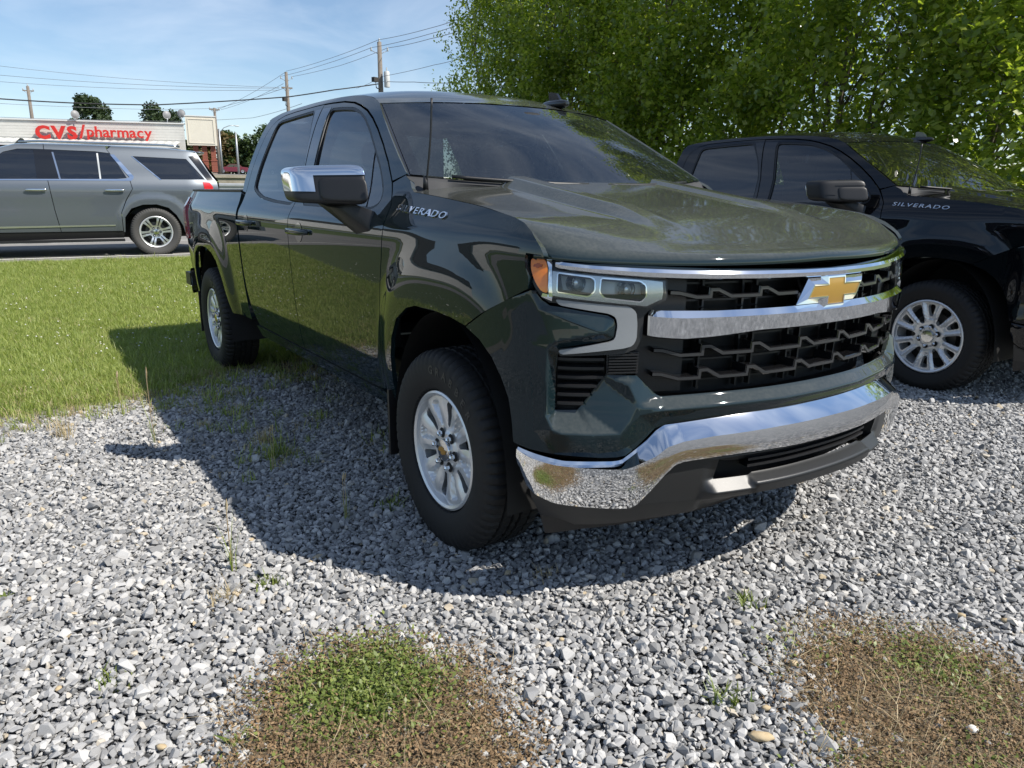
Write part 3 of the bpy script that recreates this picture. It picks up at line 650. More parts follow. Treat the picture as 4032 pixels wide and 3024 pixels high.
def interior(root):
    db = MB(); ts = np.linspace(-1, 1, 21)
    db.grid(np.array([[(-.40-.1*abs(t), .80*t, 1.385) for t in ts], [(-.72, .80*t, 1.36) for t in ts], [(-.86, .80*t, 1.26) for t in ts], [(-.84, .80*t, .85) for t in ts]])).build('dashboard', 'interior', root, True, 40)
    sw = MB(); R = .185; c0 = np.array([-1.05, .38, 1.20]); al = math.radians(25); q = np.linspace(0, 2*math.pi, 40)
    ring = [c0+np.array([R*math.sin(al)*math.sin(t)*-1, R*math.cos(t), R*math.cos(al)*math.sin(t)]) for t in q]; sw.tube(ring, .016, 8, False)
    sw.tube([c0+[.0, -.16, 0], c0, c0+[0, .16, 0]], .02, 6).tube([c0, c0+[.25, 0, -.1]], .03, 8).build('steering_wheel', 'interior', root, True)
    for y in (-.38, .38):
        st_ = MB().grid(rbox_pts((-1.62, y, 1.18), (.09, .24, .34), 4, 28, 14, np.array([[math.cos(.25), 0, -math.sin(.25)], [0, 1, 0], [math.sin(.25), 0, math.cos(.25)]])), True)
        st_.grid(rbox_pts((-1.42, y, .86), (.28, .25, .09), 4, 28, 12), True); s_ = st_.build('seat', 'interior', root, True)
        MB().grid(rbox_pts((-1.745, y, 1.585), (.06, .14, .085), 3.4, 24, 12), True).tube([(-1.735, y-.05, 1.45), (-1.745, y-.05, 1.55)], .008, 6).tube([(-1.735, y+.05, 1.45), (-1.745, y+.05, 1.55)], .008, 6).build('headrest', 'interior', s_, True)
    rs = MB().grid(rbox_pts((-2.62, 0, 1.15), (.10, .70, .34), 5, 32, 14), True).grid(rbox_pts((-2.45, 0, .86), (.28, .70, .09), 5, 32, 12), True).build('rear_seat', 'interior', root, True)
    MB().box((-1.7, 0, .66), (1.2, .85, .03)).build('cab_floor', 'interior', root)
    for y in (-1, 1):
        MB().tube([(-1.80, y*.80, 1.30), (-1.86, y*.70, 1.62), (-1.90, y*.60, 1.80)], .04, 8).build('inner_pillar', 'interior_light', root, True)
        MB().box((-1.6, y*.90, 1.0), (1.05, .02, .29)).build('door_lining', 'interior', root)
    MB().grid(np.array([[(x, .62*t, 1.835-.02*abs(t)-(0 if -2.8 < x < -1.2 else .03)) for t in ts] for x in (-1.05, -1.2, -2.0, -2.8, -2.88)])).build('headliner', 'interior_light', root, True)
    MB().grid(rbox_pts((-.93, 0, 1.66), (.018, .12, .038), 4, 24, 12), True).tube([(-.93, 0, 1.68), (-.90, 0, 1.78)], .01, 6).build('inside_mirror', 'dark', root, True)
def soft_relief(f, r):
    offs = [(0, 0)]+[(r*math.cos(a), r*math.sin(a)) for a in np.linspace(0, 2*math.pi, 8, endpoint=False)]+[(.5*r*math.cos(a), .5*r*math.sin(a)) for a in np.linspace(.4, 2*math.pi+.4, 5, endpoint=False)]
    return lambda u, z: sum(f(u+a, z+b) for a, b in offs)/len(offs)
def nose(root, P, bumper):
    # ---- painted fascia with its creases and pockets
    half = [(0, .694, .004), (.20, .694, .004), (.35, .692, .004), (.48, .687, .004), (.60, .678, .003), (.64, .673, .0), (.678, .660, -.002), (.74, .60, -.004), (.772, .574, -.006), (.80, .569, -.006), (.85, .568, -.006), (.998, .577, -.005), (1.08, .584, 0), (1.14, .594, 0),
            (1.152, .65, 0), (1.178, .735, 0), (1.215, .80, .0), (1.262, .858, 0), (1.335, .907, 0), (1.42, .936, 0),
            (1.304, 1.001, 0), (1.179, 1.059, 0), (1.088, 1.095, -.002), (1.074, 1.090, -.006), (1.052, 1.066, -.008), (1.026, 1.051, -.008), (.994, 1.048, -.008), (.845, 1.024, -.006), (.826, 1.013, -.004), (.819, .993, -.003), (.823, .957, -.004), (.836, .949, -.006), (.990, .920, -.012),
            (.998, .899, -.018), (1.007, .83, -.028), (1.008, .711, -.036), (.928, .712, -.046), (.916, .725, -.046), (.848, .818, -.040), (.838, .830, -.036), (.742, .832, -.012), (.724, .814, -.010), (.673, .767, -.012), (.657, .760, -.012), (.48, .763, -.012), (.20, .765, -.012), (0, .765, -.012)]
    inner = [(1.027, .917, .012), (1.027, .813, .014), (1.025, .702, .014), (1.004, .660, .014), (.972, .650, .014), (.880, .648, .014), (.796, .648, .016), (.738, .712, .022), (.742, .740, .020), (.770, .806, .006),
             (.48, .728, .026), (.20, .729, .027), (0, .729, .027), (.66, .724, .024), (1.06, 1.040, .0), (.862, .972, .014), (1.003, .940, .012), (.975, 1.02, .004), (1.07, .78, .004), (1.07, .65, .002), (1.09, .93, .004), (1.20, .93, .0), (.90, .61, .006), (.55, .707, .016), (0.2, .71, .016)]
    ie = [(0, 1), (1, 2), (2, 3), (3, 4), (4, 5), (5, 6), (6, 7), (7, 8), (8, 9), (7, 13), (13, 10), (10, 11), (11, 12), (14, 15), (15, 16), (16, 0)]
    ctrl = half+mir(half)[1:-1][::-1]; n0 = len(ctrl)
    # second half mirrored in order; centre points are shared
    ctrl = half[:-1]+[half[-1]]+mir(half)[::-1][1:-1]
    nb = len(ctrl); edges = [(i, (i+1) % nb) for i in range(nb)]
    ci = inner+mir(inner); k = len(inner)
    edges2 = edges+[(nb+a, nb+b) for a, b in ie]+[(nb+k+a, nb+k+b) for a, b in ie]+[(nb+12, nb+11), (nb+12, nb+k+11)]
    ef0 = relief(ctrl+ci, edges2); ef = soft_relief(ef0, .0036)
    outline = [c[:2] for c in ctrl]
    uniq = []; mapi = {}
    for i, c in enumerate(ci):
        key = (round(c[0], 5), round(c[1], 5))
        if key not in mapi: mapi[key] = len(uniq); uniq.append(key)
    gi = lambda c: mapi[(round(c[0], 5), round(c[1], 5))]
    pe = [(gi(ci[a]), gi(ci[b])) for a, b in ie]+[(gi(ci[k+a]), gi(ci[k+b])) for a, b in ie]
    panel('front_fascia', outline, lambda u, z: Fr(u, z, ef(u, z)), P, root, (), .0105, .014, fhint, True, None, uniq, pe)
    # ---- chrome bumper
    us = np.linspace(-1.124, 1.124, 225)
    zt = lin((0, .697), (.32, .698), (.493, .686), (.60, .676), (.645, .668), (.675, .650), (.70, .625), (.765, .575), (.785, .560), (.81, .556), (.968, .556), (1.049, .568), (1.124, .581))
    zc = lin((0, .647), (.253, .645), (.499, .637), (.60, .627), (.655, .612), (.69, .585), (.765, .552), (.79, .545), (.83, .545), (.993, .551), (1.074, .563), (1.124, .576))
    zb = lin((0, .557), (.371, .558), (.489, .554), (.59, .548), (.62, .538), (.65, .508), (.735, .402), (.755, .392), (.80, .390), (.995, .400), (1.062, .421), (1.098, .446), (1.124, .50))
    ec = lin((0, .050), (.75, .046), (.9, .036), (1.06, .020), (1.124, .004))
    strip([(zt, -.03), (zt, -.004), (lambda u: zt(u)-.010, .002), (zc, ec), (lambda u: zc(u)*.66+zb(u)*.34, lambda u: ec(u)+.001), (lambda u: zc(u)*.33+zb(u)*.67, lambda u: ec(u)-.004), (lambda u: zb(u)+.008, lambda u: ec(u)-.014), (zb, lambda u: ec(u)-.026), (zb, -.03)], us, 'front_bumper', bumper, root, 26)
    # ---- black lower valance with slot
    vh = [(0, .553, 0), (.371, .554, 0), (.489, .550, .006), (.59, .545, .008), (.62, .534, .008), (.65, .504, .008), (.735, .398, .004), (.755, .388, .0), (.80, .386, -.004), (.995, .396, -.012), (1.062, .417, -.016), (1.095, .44, -.02), (1.085, .36, -.03), (1.078, .265, -.04), (.903, .300, -.035), (.70, .325, -.02), (.45, .347, -.004), (.37, .372, -.006), (.29, .392, -.012), (.15, .384, -.03), (0, .384, -.03)]
    vi = [(.47, .458, .050), (.445, .424, .046), (.35, .424, .046), (.318, .450, .054), (.15, .452, .056), (0, .452, .056), (.30, .414, .046), (.15, .414, .048), (0, .414, .048), (.60, .46, .012), (.75, .36, .0)]
    slot = [(.452, .543), (.345, .547), (0, .548), (-.345, .547), (-.452, .543), (-.462, .470), (-.33, .469), (-.305, .474), (0, .474), (.305, .474), (.33, .469), (.462, .470)]
    vc = vh+mir(vh)[::-1][1:-1]; nb = len(vc); vv = vi+mir([v for v in vi if v[0] > 0]); sl = [(p[0], p[1], .010 if p[1] > .5 else -.012) for p in slot]
    def ef2(u, z):
        a_ = np.abs(u); k = sst((.52-a_)/.06)
        sk = np.interp(z, [.36, .385, .412, .452, .474, .552, .558], [-.03, -.022, .046, .055, -.006, .010, 0]); lo = np.interp(z, [.36, .385, .404, .432, .474, .552, .558], [-.03, -.015, .030, .046, .0, .010, 0]); t_ = sst((a_-.31)/.03)
        return k*(sk*(1-t_)+lo*t_)+(1-k)*(np.interp(z, [.25, .34, .40, .55], [-.05, -.012, .010, .012])-.03*sst((a_-.75)/.3))
    ef2 = soft_relief(ef2, .0035)
    val = panel('lower_valance', [c[:2] for c in vc], lambda u, z: Fr(u, z, ef2(u, z)), 'grey_plastic', root, [slot], .012, .04, fhint, True)
    panel('slot_backing', [(.52, .565), (-.52, .565), (-.52, .43), (.52, .43)], FS(-.062), 'dark', val, (), .08, 0, fhint)
    for zz_ in (.526, .503):
        us2 = np.linspace(-.335, .335, 40); strip([(lambda u, z=zz_: z+.004+0*u, -.05), (lambda u, z=zz_: z+.0045+0*u, .004), (lambda u, z=zz_: z-.0045+0*u, .004), (lambda u, z=zz_: z-.004+0*u, -.05)], us2, 'lower_slat', 'black_plastic', val, 30)
    panel('skirt', [(1.085, .34), (.9, .37), (0, .40), (-.9, .37), (-1.085, .34), (-1.07, .245), (-.9, .278), (-.45, .325), (-.3, .355), (0, .36), (.3, .355), (.45, .325), (.9, .278), (1.07, .245)], FS(-.05), 'black_plastic', val, (), .05, .01, fhint)
    # ---- grille
    bk = panel('grille_backing', [(.78, 1.20), (-.78, 1.20), (-.78, .80), (-.64, .742), (.64, .742), (.78, .80)], FS(-.105), 'dark', root, (), .06, 0, fhint)
    gs = MB()
    for s in (1, -1):
        panel('grille_end_plate', [(s*.57, 1.15), (s*.745, 1.15), (s*.745, .84), (s*.67, .765), (s*.57, .765)], FS(-.055), 'black_plastic', bk, (), .05, .05, fhint)
    def rib(path, name, f=-.012, bk_=-.085, th=.0072, mt='gloss_black'):
        P_ = []
        for p, q in zip(path[:-1], path[1:]):
            k = max(1, int(np.hypot(q[0]-p[0], q[1]-p[1])/.025))
            for j in range(k): P_.append((p[0]+(q[0]-p[0])*j/k, p[1]+(q[1]-p[1])*j/k))
        P_.append(path[-1]); P_ = np.array(P_); T1 = np.diff(P_, axis=0); T1 /= np.linalg.norm(T1, axis=1)[:, None]; Nn = np.column_stack([-T1[:, 1], T1[:, 0]]); A_ = np.vstack([Nn[:1], Nn]); B_ = np.vstack([Nn, Nn[-1:]]); mm = A_+B_; mm /= (1+(A_*B_).sum(1))[:, None]; mm *= np.sign(mm[:, 1:2]*0-1)
        o_ = lambda d, e: Fr(P_[:, 0]+mm[:, 0]*d, P_[:, 1]+mm[:, 1]*d, e)
        rows = [o_(th, bk_), o_(th, f-.003), o_(th*.7, f), o_(-th*.7, f), o_(-th, f-.003), o_(-th, bk_)]
        s_ = MB().grid(np.array(rows)).build(name, mt, bk, True, 30)
        MB().grid(np.array([o_(th*.66, f+.0012), o_(-th*.66, f+.0012)])).build('slat_sheen_strip', 'slat_sheen', bk, False)  # lighter strip paints the grey reflection along the slat's front edge
        return s_
    def row(us_, zl, zh, u0, u1):
        pth = [(u0, zh-.006), (u0-.03, zh-.008), (u0-.09, zl)]
        for a in us_: pth += [(a+.002, zl), (a, zh), (a-.026, zh), (a-.072, zl)]
        pth += [(u1, zl)]
        return pth
    rib(row([.505, .319], 1.075, 1.097, .645, .16), 'grille_slat'); rib(row([-.16-.0, -.345, -.53], 1.075, 1.097, -.10, -.70), 'grille_slat')
    rib(row([.520, .333, .120, -.098, -.313, -.530], .892, .917, .69, -.72), 'grille_slat'); rib(row([.525, .346, .133, -.078, -.289, -.505], .815, .840, .69, -.68), 'grille_slat')
    for u_ in (.345, .285, .115, .05, -.12, -.18, -.34, -.40, -.53, .50):
        for z0, z1 in ((.762, .955), (1.035, 1.13)):
            if abs(u_) < .17 and z0 > 1: continue
            A = [[Fr(np.array([u_+d]), np.array([z]), -.07)[0] for d in (-.004, .004)] for z in np.linspace(z0, z1, 5)]; B = [[Fr(np.array([u_+d]), np.array([z]), -.10)[0] for d in (-.004, -.004)] for z in np.linspace(z0, z1, 5)]
            MB().grid(np.array(A)).grid(np.array([[a[0], b[0]] for a, b in zip(A, B)])).build('grille_upright', 'black_plastic', bk)
    for z_ in (.86, .79, .935, 1.055, 1.11):
        u_ = np.linspace(-.72, .72, 40); MB().grid(np.array([Fr(u_, z_+.003+0*u_, -.085), Fr(u_, z_-.003+0*u_, -.085)])).build('grille_crossbar', 'black_plastic', bk)
    us = np.linspace(-1.012, 1.012, 160)
    ut = lin((0, 1.160), (.15, 1.161), (.48, 1.167), (.64, 1.173), (.788, 1.180), (.916, 1.186), (1.012, 1.194)); ub = lin((0, 1.124), (.35, 1.127), (.51, 1.130), (.612, 1.133), (.731, 1.139), (.874, 1.150), (1.0, 1.162), (1.012, 1.166))
    es = lin((0, .020), (.9, .016), (1.012, .004))
    strip([(ut, -.05), (ut, -.012), (lambda u: ut(u)*.72+ub(u)*.28, lambda u: es(u)-.004), (lambda u: ut(u)*.45+ub(u)*.55, es), (lambda u: ub(u)+.004, lambda u: es(u)-.003), (ub, lambda u: es(u)-.010), (ub, -.05)], us, 'upper_chrome_bar', 'chrome', root, 24)
    us = np.linspace(-.715, .715, 140); ct = lin((0, 1.034), (.5, 1.033), (.715, 1.039)); cc = lin((0, 1.015), (.6, 1.015), (.715, 1.022)); cb = lin((0, .963), (.33, .963), (.50, .950), (.60, .946), (.715, .956))
    ee = lin((0, .022), (.66, .020), (.70, .012), (.715, -.01))
    strip([(ct, -.06), (ct, lambda u: ee(u)-.019), (cc, ee), (lambda u: cb(u)+.004, lambda u: ee(u)-.004), (cb, lambda u: ee(u)-.012), (cb, -.06)], us, 'centre_chrome_bar', 'chrome', root, 20)
    # ---- bowtie badge
    gold = [(.116, 1.096), (.043, 1.096), (.043, 1.119), (-.043, 1.119), (-.043, 1.096), (-.138, 1.096), (-.116, 1.060), (-.043, 1.060), (-.043, 1.033), (.043, 1.033), (.043, 1.060), (.138, 1.060)]
    def orth(pl, d): 
        n = len(pl); out_ = []
        for i in range(n):
            a, b, c = (np.array(pl[i-1]), np.array(pl[i]), np.array(pl[(i+1) % n])); t1 = (b-a)/np.linalg.norm(b-a); t2 = (c-b)/np.linalg.norm(c-b)
            n1 = np.array([-t1[1], t1[0]]); n2 = np.array([-t2[1], t2[0]]); m = n1+n2; m = m/(1+n1@n2); out_.append(tuple(b+m*d))
        return out_
    g1 = orth(gold, .005); g2 = orth(gold, .024); 
    if abs(g2[0][0]) < abs(gold[0][0]): g1 = orth(gold, -.005); g2 = orth(gold, -.024)
    base = MB(); r0 = [Fr(np.array([p[0]]), np.array([p[1]]), -.04)[0] for p in g2]; r1 = [Fr(np.array([p[0]]), np.array([p[1]]), .004)[0] for p in g2]; r2 = [Fr(np.array([p[0]]), np.array([p[1]]), .020)[0] for p in g1]; r3 = [Fr(np.array([p[0]]), np.array([p[1]]), .020)[0] for p in gold]; r4 = [Fr(np.array([p[0]]), np.array([p[1]]), .010)[0] for p in gold]
    bdg = base.grid(np.array([r0, r1, r2, r3, r4]), True).build('bowtie_badge', 'chrome', root)
    panel('badge_inlay', gold, FS(.017), 'gold', bdg, (), .03, .004, fhint)
    # ---- lamps and vents
    for s in (1, -1):
        X = (lambda pts, s=s: [(s*p[0], p[1]) for p in pts])
        hl = empty('headlight'); hl.parent = root
        panel('lamp_housing', X([(1.112, 1.206), (1.03, 1.199), (.80, 1.182), (.655, 1.172), (.655, 1.075), (.715, 1.036), (.728, 1.020), (.730, .955), (.747, .917), (.790, .902), (.99, .893), (1.003, .915), (.83, .940), (.808, .955), (.806, .995), (.812, 1.022), (.84, 1.036), (.99, 1.058), (1.03, 1.060), (1.057, 1.076), (1.082, 1.104), (1.102, 1.134), (1.116, 1.166)]), FS(-.013), 'grey_plastic', hl, [X([(1.0, 1.145), (.735, 1.118), (.735, 1.085), (.86, 1.088), (.99, 1.10)])], .03, .02, fhint)
        l1 = soften(X([(1.003, 1.151), (.901, 1.140), (.888, 1.132), (.888, 1.100), (.906, 1.083), (1.002, 1.095)]), .004, 1); l2 = soften(X([(.868, 1.137), (.748, 1.128), (.729, 1.115), (.728, 1.081), (.744, 1.066), (.857, 1.079), (.872, 1.096)]), .004, 1)
        unit = X([(1.022, 1.156), (.874, 1.143), (.716, 1.130), (.674, 1.125), (.672, 1.093), (.675, 1.073), (.723, 1.052), (.872, 1.067), (1.018, 1.082)])
        panel('lamp_frame', unit, FS(-.006), 'lamp_bezel', hl, [l1, l2], .03, .05, fhint)
        for l_ in (l1, l2): panel('lens_surround', offset_poly(l_, .003), FS(-.003), 'chrome', hl, [offset_poly(l_, -.001)], .02, .02, fhint)
        panel('reflector', X([(1.02, 1.158), (.70, 1.13), (.70, 1.06), (1.02, 1.085)]), FS(-.052), 'lamp_reflector', hl, (), .04, 0, fhint)
        for uc, zc_, r, mt in ((.950, 1.119, .021, 'projector'), (.785, 1.100, .019, 'projector')):
            c = Fr(np.array([s*uc]), np.array([zc_]), -.045)[0]; Q = rbox_pts((0, 0, 0), (r*1.1, r, r), 2, 28, 16); MB().grid(Q+c, True).build('projector_lens', mt, hl, True)
            MB().lathe([(r+.001, .02), (r+.006, .02), (r+.006, -.01), (r+.001, -.01)], 28, 'x', tuple(c), True).build('projector_ring', 'chrome', hl, True, 40)
        panel('lamp_cover', X([(1.03, 1.162), (.71, 1.134), (.668, 1.129), (.666, 1.07), (.722, 1.047), (.872, 1.062), (1.03, 1.078)]), FS(.003), 'clear_lens', hl, (), .04, .004, fhint)
        am = panel('turn_signal', soften(X([(1.102, 1.191), (1.048, 1.189), (1.037, 1.165), (1.031, 1.089), (1.053, 1.094), (1.073, 1.117), (1.090, 1.146), (1.099, 1.168)]), .006, 1), FS(-.002), 'amber', hl, (), .02, .01, fhint)
        bt = [(.016, -.004), (.005, -.004), (.005, -.007), (-.005, -.007), (-.005, -.004), (-.014, -.004), (-.016, .004), (-.005, .004), (-.005, .007), (.005, .007), (.005, .004), (.014, .004)]
        panel('amber_emblem', [(s*(1.072+p[0]), 1.171+p[1]) for p in bt], FS(.0005), 'amber_dark', hl, (), .02, .002, fhint)
        panel('chrome_divider', X([(1.045, 1.192), (1.026, 1.190), (1.016, 1.082), (1.018, 1.066), (1.052, 1.078), (1.048, 1.089), (1.028, 1.086), (1.034, 1.165)]), FS(-.001), 'chrome', hl, (), .03, .008, fhint)
        panel('running_lamp', soften(X([(1.008, 1.073), (.778, 1.052), (.757, 1.035), (.752, .998), (.752, .952), (.763, .930), (.792, .922), (.985, .901), (.996, .914), (.835, .943), (.820, .953), (.814, .993), (.820, 1.019), (.842, 1.031), (.994, 1.055)]), .006, 1), FS(.001), 'lamp_white', hl, (), .03, .012, fhint)
        # side vent: blades
        vb = panel('air_vent', X([(1.02, .91), (.73, .912), (.73, .83), (.84, .82), (.92, .70), (1.02, .70)]), FS(-.068), 'dark', root, (), .04, 0, fhint)
        for zz_ in (.882, .853, .824, .795, .766, .737):
            ui = .846 if zz_ > .825 else .846+(.825-zz_)*.72
            for a, b_ in ((1.0, ui),):
                u_ = np.linspace(a, b_, 12)*s; e1 = -.028+.0*u_
                rows = [Fr(u_, zz_+.010+0*u_, -.066), Fr(u_, zz_+.004+0*u_, e1), Fr(u_, zz_-.005+0*u_, e1), Fr(u_, zz_-.008+0*u_, -.066)]; MB().grid(np.array(rows)).build('vent_blade', 'black_plastic', vb, True, 30)
        for zz_ in np.linspace(.842, .898, 7):
            u_ = np.linspace(.738, .834, 6)*s; MB().grid(np.array([Fr(u_, zz_+.003+0*u_, -.03), Fr(u_, zz_+.002+0*u_, -.014), Fr(u_, zz_-.002+0*u_, -.014), Fr(u_, zz_-.003+0*u_, -.03)])).build('vent_bar', 'black_plastic', vb, True, 30)
        panel('vent_bar_plate', X([(.84, .905), (.732, .905), (.736, .835), (.838, .833)]), FS(-.026), 'black_plastic', vb, (), .05, .02, fhint)
# ------------------------------------------------------------------ ground and roads
def Tz(x, y):
    """terrain height: level lot, lawn rising to the road, bank and wall, sloping car park"""
    return np.interp(-np.asarray(x, float), [-400, 5.2, 6.5, 8.5, 11.3, 12.0, 17.6, 19.0, 21.0, 25.2, 25.6, 57, 92, 140, 420], [0, 0, .035, .12, .235, .25, .30, .42, .85, 1.15, 1.78, 2.52, 3.15, 4.2, 6.5])
def tex_coords(t, scale=None):
    co = N(t, 'ShaderNodeTexCoord'); return co.outputs['Object']
def gravel_mat():
    m = bpy.data.materials.new('gravel_bed'); m.use_nodes = True; t = m.node_tree; b = t.nodes['Principled BSDF']; c = tex_coords(t)
    v = N(t, 'ShaderNodeTexVoronoi'); v.inputs['Scale'].default_value = 30; t.links.new(c, v.inputs['Vector'])
    v2 = N(t, 'ShaderNodeTexVoronoi', feature='DISTANCE_TO_EDGE'); v2.inputs['Scale'].default_value = 30; t.links.new(c, v2.inputs['Vector'])
    r = N(t, 'ShaderNodeValToRGB'); r.color_ramp.elements[0].color = (.12, .125, .135, 1); r.color_ramp.elements[1].color = (.42, .43, .44, 1)
    s = N(t, 'ShaderNodeSeparateColor'); t.links.new(v.outputs['Color'], s.inputs[0]); t.links.new(s.outputs[0], r.inputs['Fac'])
    e = N(t, 'ShaderNodeMapRange'); e.inputs['From Max'].default_value = .22; t.links.new(v2.outputs['Distance'], e.inputs['Value'])
    k = N(t, 'ShaderNodeMix', data_type='RGBA'); k.inputs['A'].default_value = (.05, .05, .05, 1); t.links.new(e.outputs[0], k.inputs['Factor']); t.links.new(r.outputs['Color'], k.inputs['B']); t.links.new(k.outputs['Result'], b.inputs['Base Color'])
    bu = N(t, 'ShaderNodeBump'); bu.inputs['Strength'].default_value = .9; bu.inputs['Distance'].default_value = .02; t.links.new(e.outputs[0], bu.inputs['Height']); t.links.new(bu.outputs['Normal'], b.inputs['Normal'])
    b.inputs['Roughness'].default_value = .9; MATS['gravel_bed'] = m
gravel_mat()
mat('lawn_soil', (.060, .085, .022), .95, var=(6, .7, (.11, .13, .045)), bump=(30, .8, .03))
mat('far_grass', (.07, .11, .03), .95, var=(.6, .8, (.13, .15, .06)), bump=(8, .5, .05))
mat('asphalt', (.20, .195, .185), .9, var=(.8, .7, (.27, .255, .235)), bump=(220, .5, .006))
mat('lot_asphalt', (.13, .128, .122), .9, var=(.35, .8, (.19, .185, .175)), bump=(60, .4, .01))
mat('road_paint', (.70, .69, .64), .7, var=(9, .5, (.40, .39, .36)), bump=(120, .2, .003))
mat('concrete', (.34, .31, .25), .85, var=(1.4, .9, (.15, .13, .10)), bump=(14, .5, .02))
mat('patch_soil', (.14, .112, .078), .95, var=(40, .8, (.06, .048, .036)), bump=(70, .8, .02))
def sheet(name, poly, dz, material, step, kind='structure', fn=None, parent=None):
    P, T, _ = tri2d(poly, (), step); z = (fn or Tz)(P[:, 0], P[:, 1])+dz
    T = np.array([t if np.cross(P[t[1]]-P[t[0]], P[t[2]]-P[t[0]]) > 0 else t[::-1] for t in T])
    o = mesh_obj(name, np.column_stack([P, z]), T, material, parent, True); o['kind'] = kind; return o
xs = [400, 60, 20, 8, 3, -1, -3, -5.2, -5.8, -6.5, -7.5, -8.5, -10, -11.3, -12, -14, -17.6, -18.3, -19, -20, -21, -23, -25.2, -25.6, -30, -40, -57, -75, -92, -140, -420]
ys = [-400, -120, -60, -30, -15, -8, -4, 0, 4, 8, 15, 30, 60, 120, 400]
G = np.array([[(x, y, float(Tz(x, y))) for y in ys] for x in xs]); g = MB().grid(G); g.f = [q[::-1] for q in g.f]
tag(g.build('ground', 'far_grass', None, True), kind='structure')
GRAVEL = [(-2.95, -2.6), (-2.9, -2.2), (-3.0, -1.8), (-3.3, -1.3), (-3.6, -.9), (-3.5, 0), (-3.6, 1.5), (-5.2, 3.0), (-5.3, 7.0), (9, 7.0), (16, 4), (16, -14), (6, -16), (-2.4, -14), (-2.7, -6), (-2.8, -4)]
def gzn(x, y): return Tz(x, y)
sheet('gravel_lot', GRAVEL, .004, 'gravel_bed', .8)
rd = np.array([.0868, .9962]); rn = np.array([.9962, -.0868]); RO = np.array([-11.55, 0.0])
def road_pt(s, d): p = RO+rd*s-rn*d; return (float(p[0]), float(p[1]))   # s along the road, d away from the lawn edge
LAWN = [(-2.95, -14), (-2.7, -6), (-2.8, -4), (-2.95, -2.6), (-2.9, -2.2), (-3.0, -1.8), (-3.3, -1.3), (-3.6, -.9), (-3.5, 0), (-3.6, 1.5), (-5.2, 3.0), (-5.3, 9), (-10.9, 9), road_pt(0, -.02), road_pt(-14, -.02)]
sheet('lawn', LAWN, .006, 'lawn_soil', .6)
mat('verge_dirt', (.17, .145, .10), .95, var=(7, .8, (.24, .225, .19)), bump=(60, .8, .02))
sheet('dirt_verge', [(-2.95, -14), (-2.7, -6), (-2.55, -4), (-2.5, -2.8), (-2.62, -2.3), (-2.7, -1.9), (-2.55, -1.5), (-2.7, -1.0), (-2.5, -.4), (-2.6, .5), (-3.3, 1.4), (-3.7, 1.6), (-3.6, 0), (-3.75, -.9), (-3.4, -1.35), (-3.1, -1.85), (-3.0, -2.25), (-3.05, -2.7), (-2.95, -4), (-2.85, -6)], .009, 'verge_dirt', .25)
sheet('road', [road_pt(-90, 0), road_pt(90, 0), road_pt(90, 7.4), road_pt(-90, 7.4)], .010, 'asphalt', 2.5)
for d in (.62, 4.25): sheet('road_marking', [road_pt(-60, d), road_pt(60, d), road_pt(60, d+.11), road_pt(-60, d+.11)], .0145, 'road_paint', 1.5)
sheet('car_park', [(-25.9, -60), (-25.9, 60), (-150, 90), (-150, -60)], .02, 'lot_asphalt', 6)
for i, (x, y) in enumerate(((-31, 5.0), (-38, 8.2))): sheet('parking_line', [(x, y), (x+.12, y+.01), (x-.2, y+3.2), (x-.32, y+3.2)], .026, 'road_paint', 1)

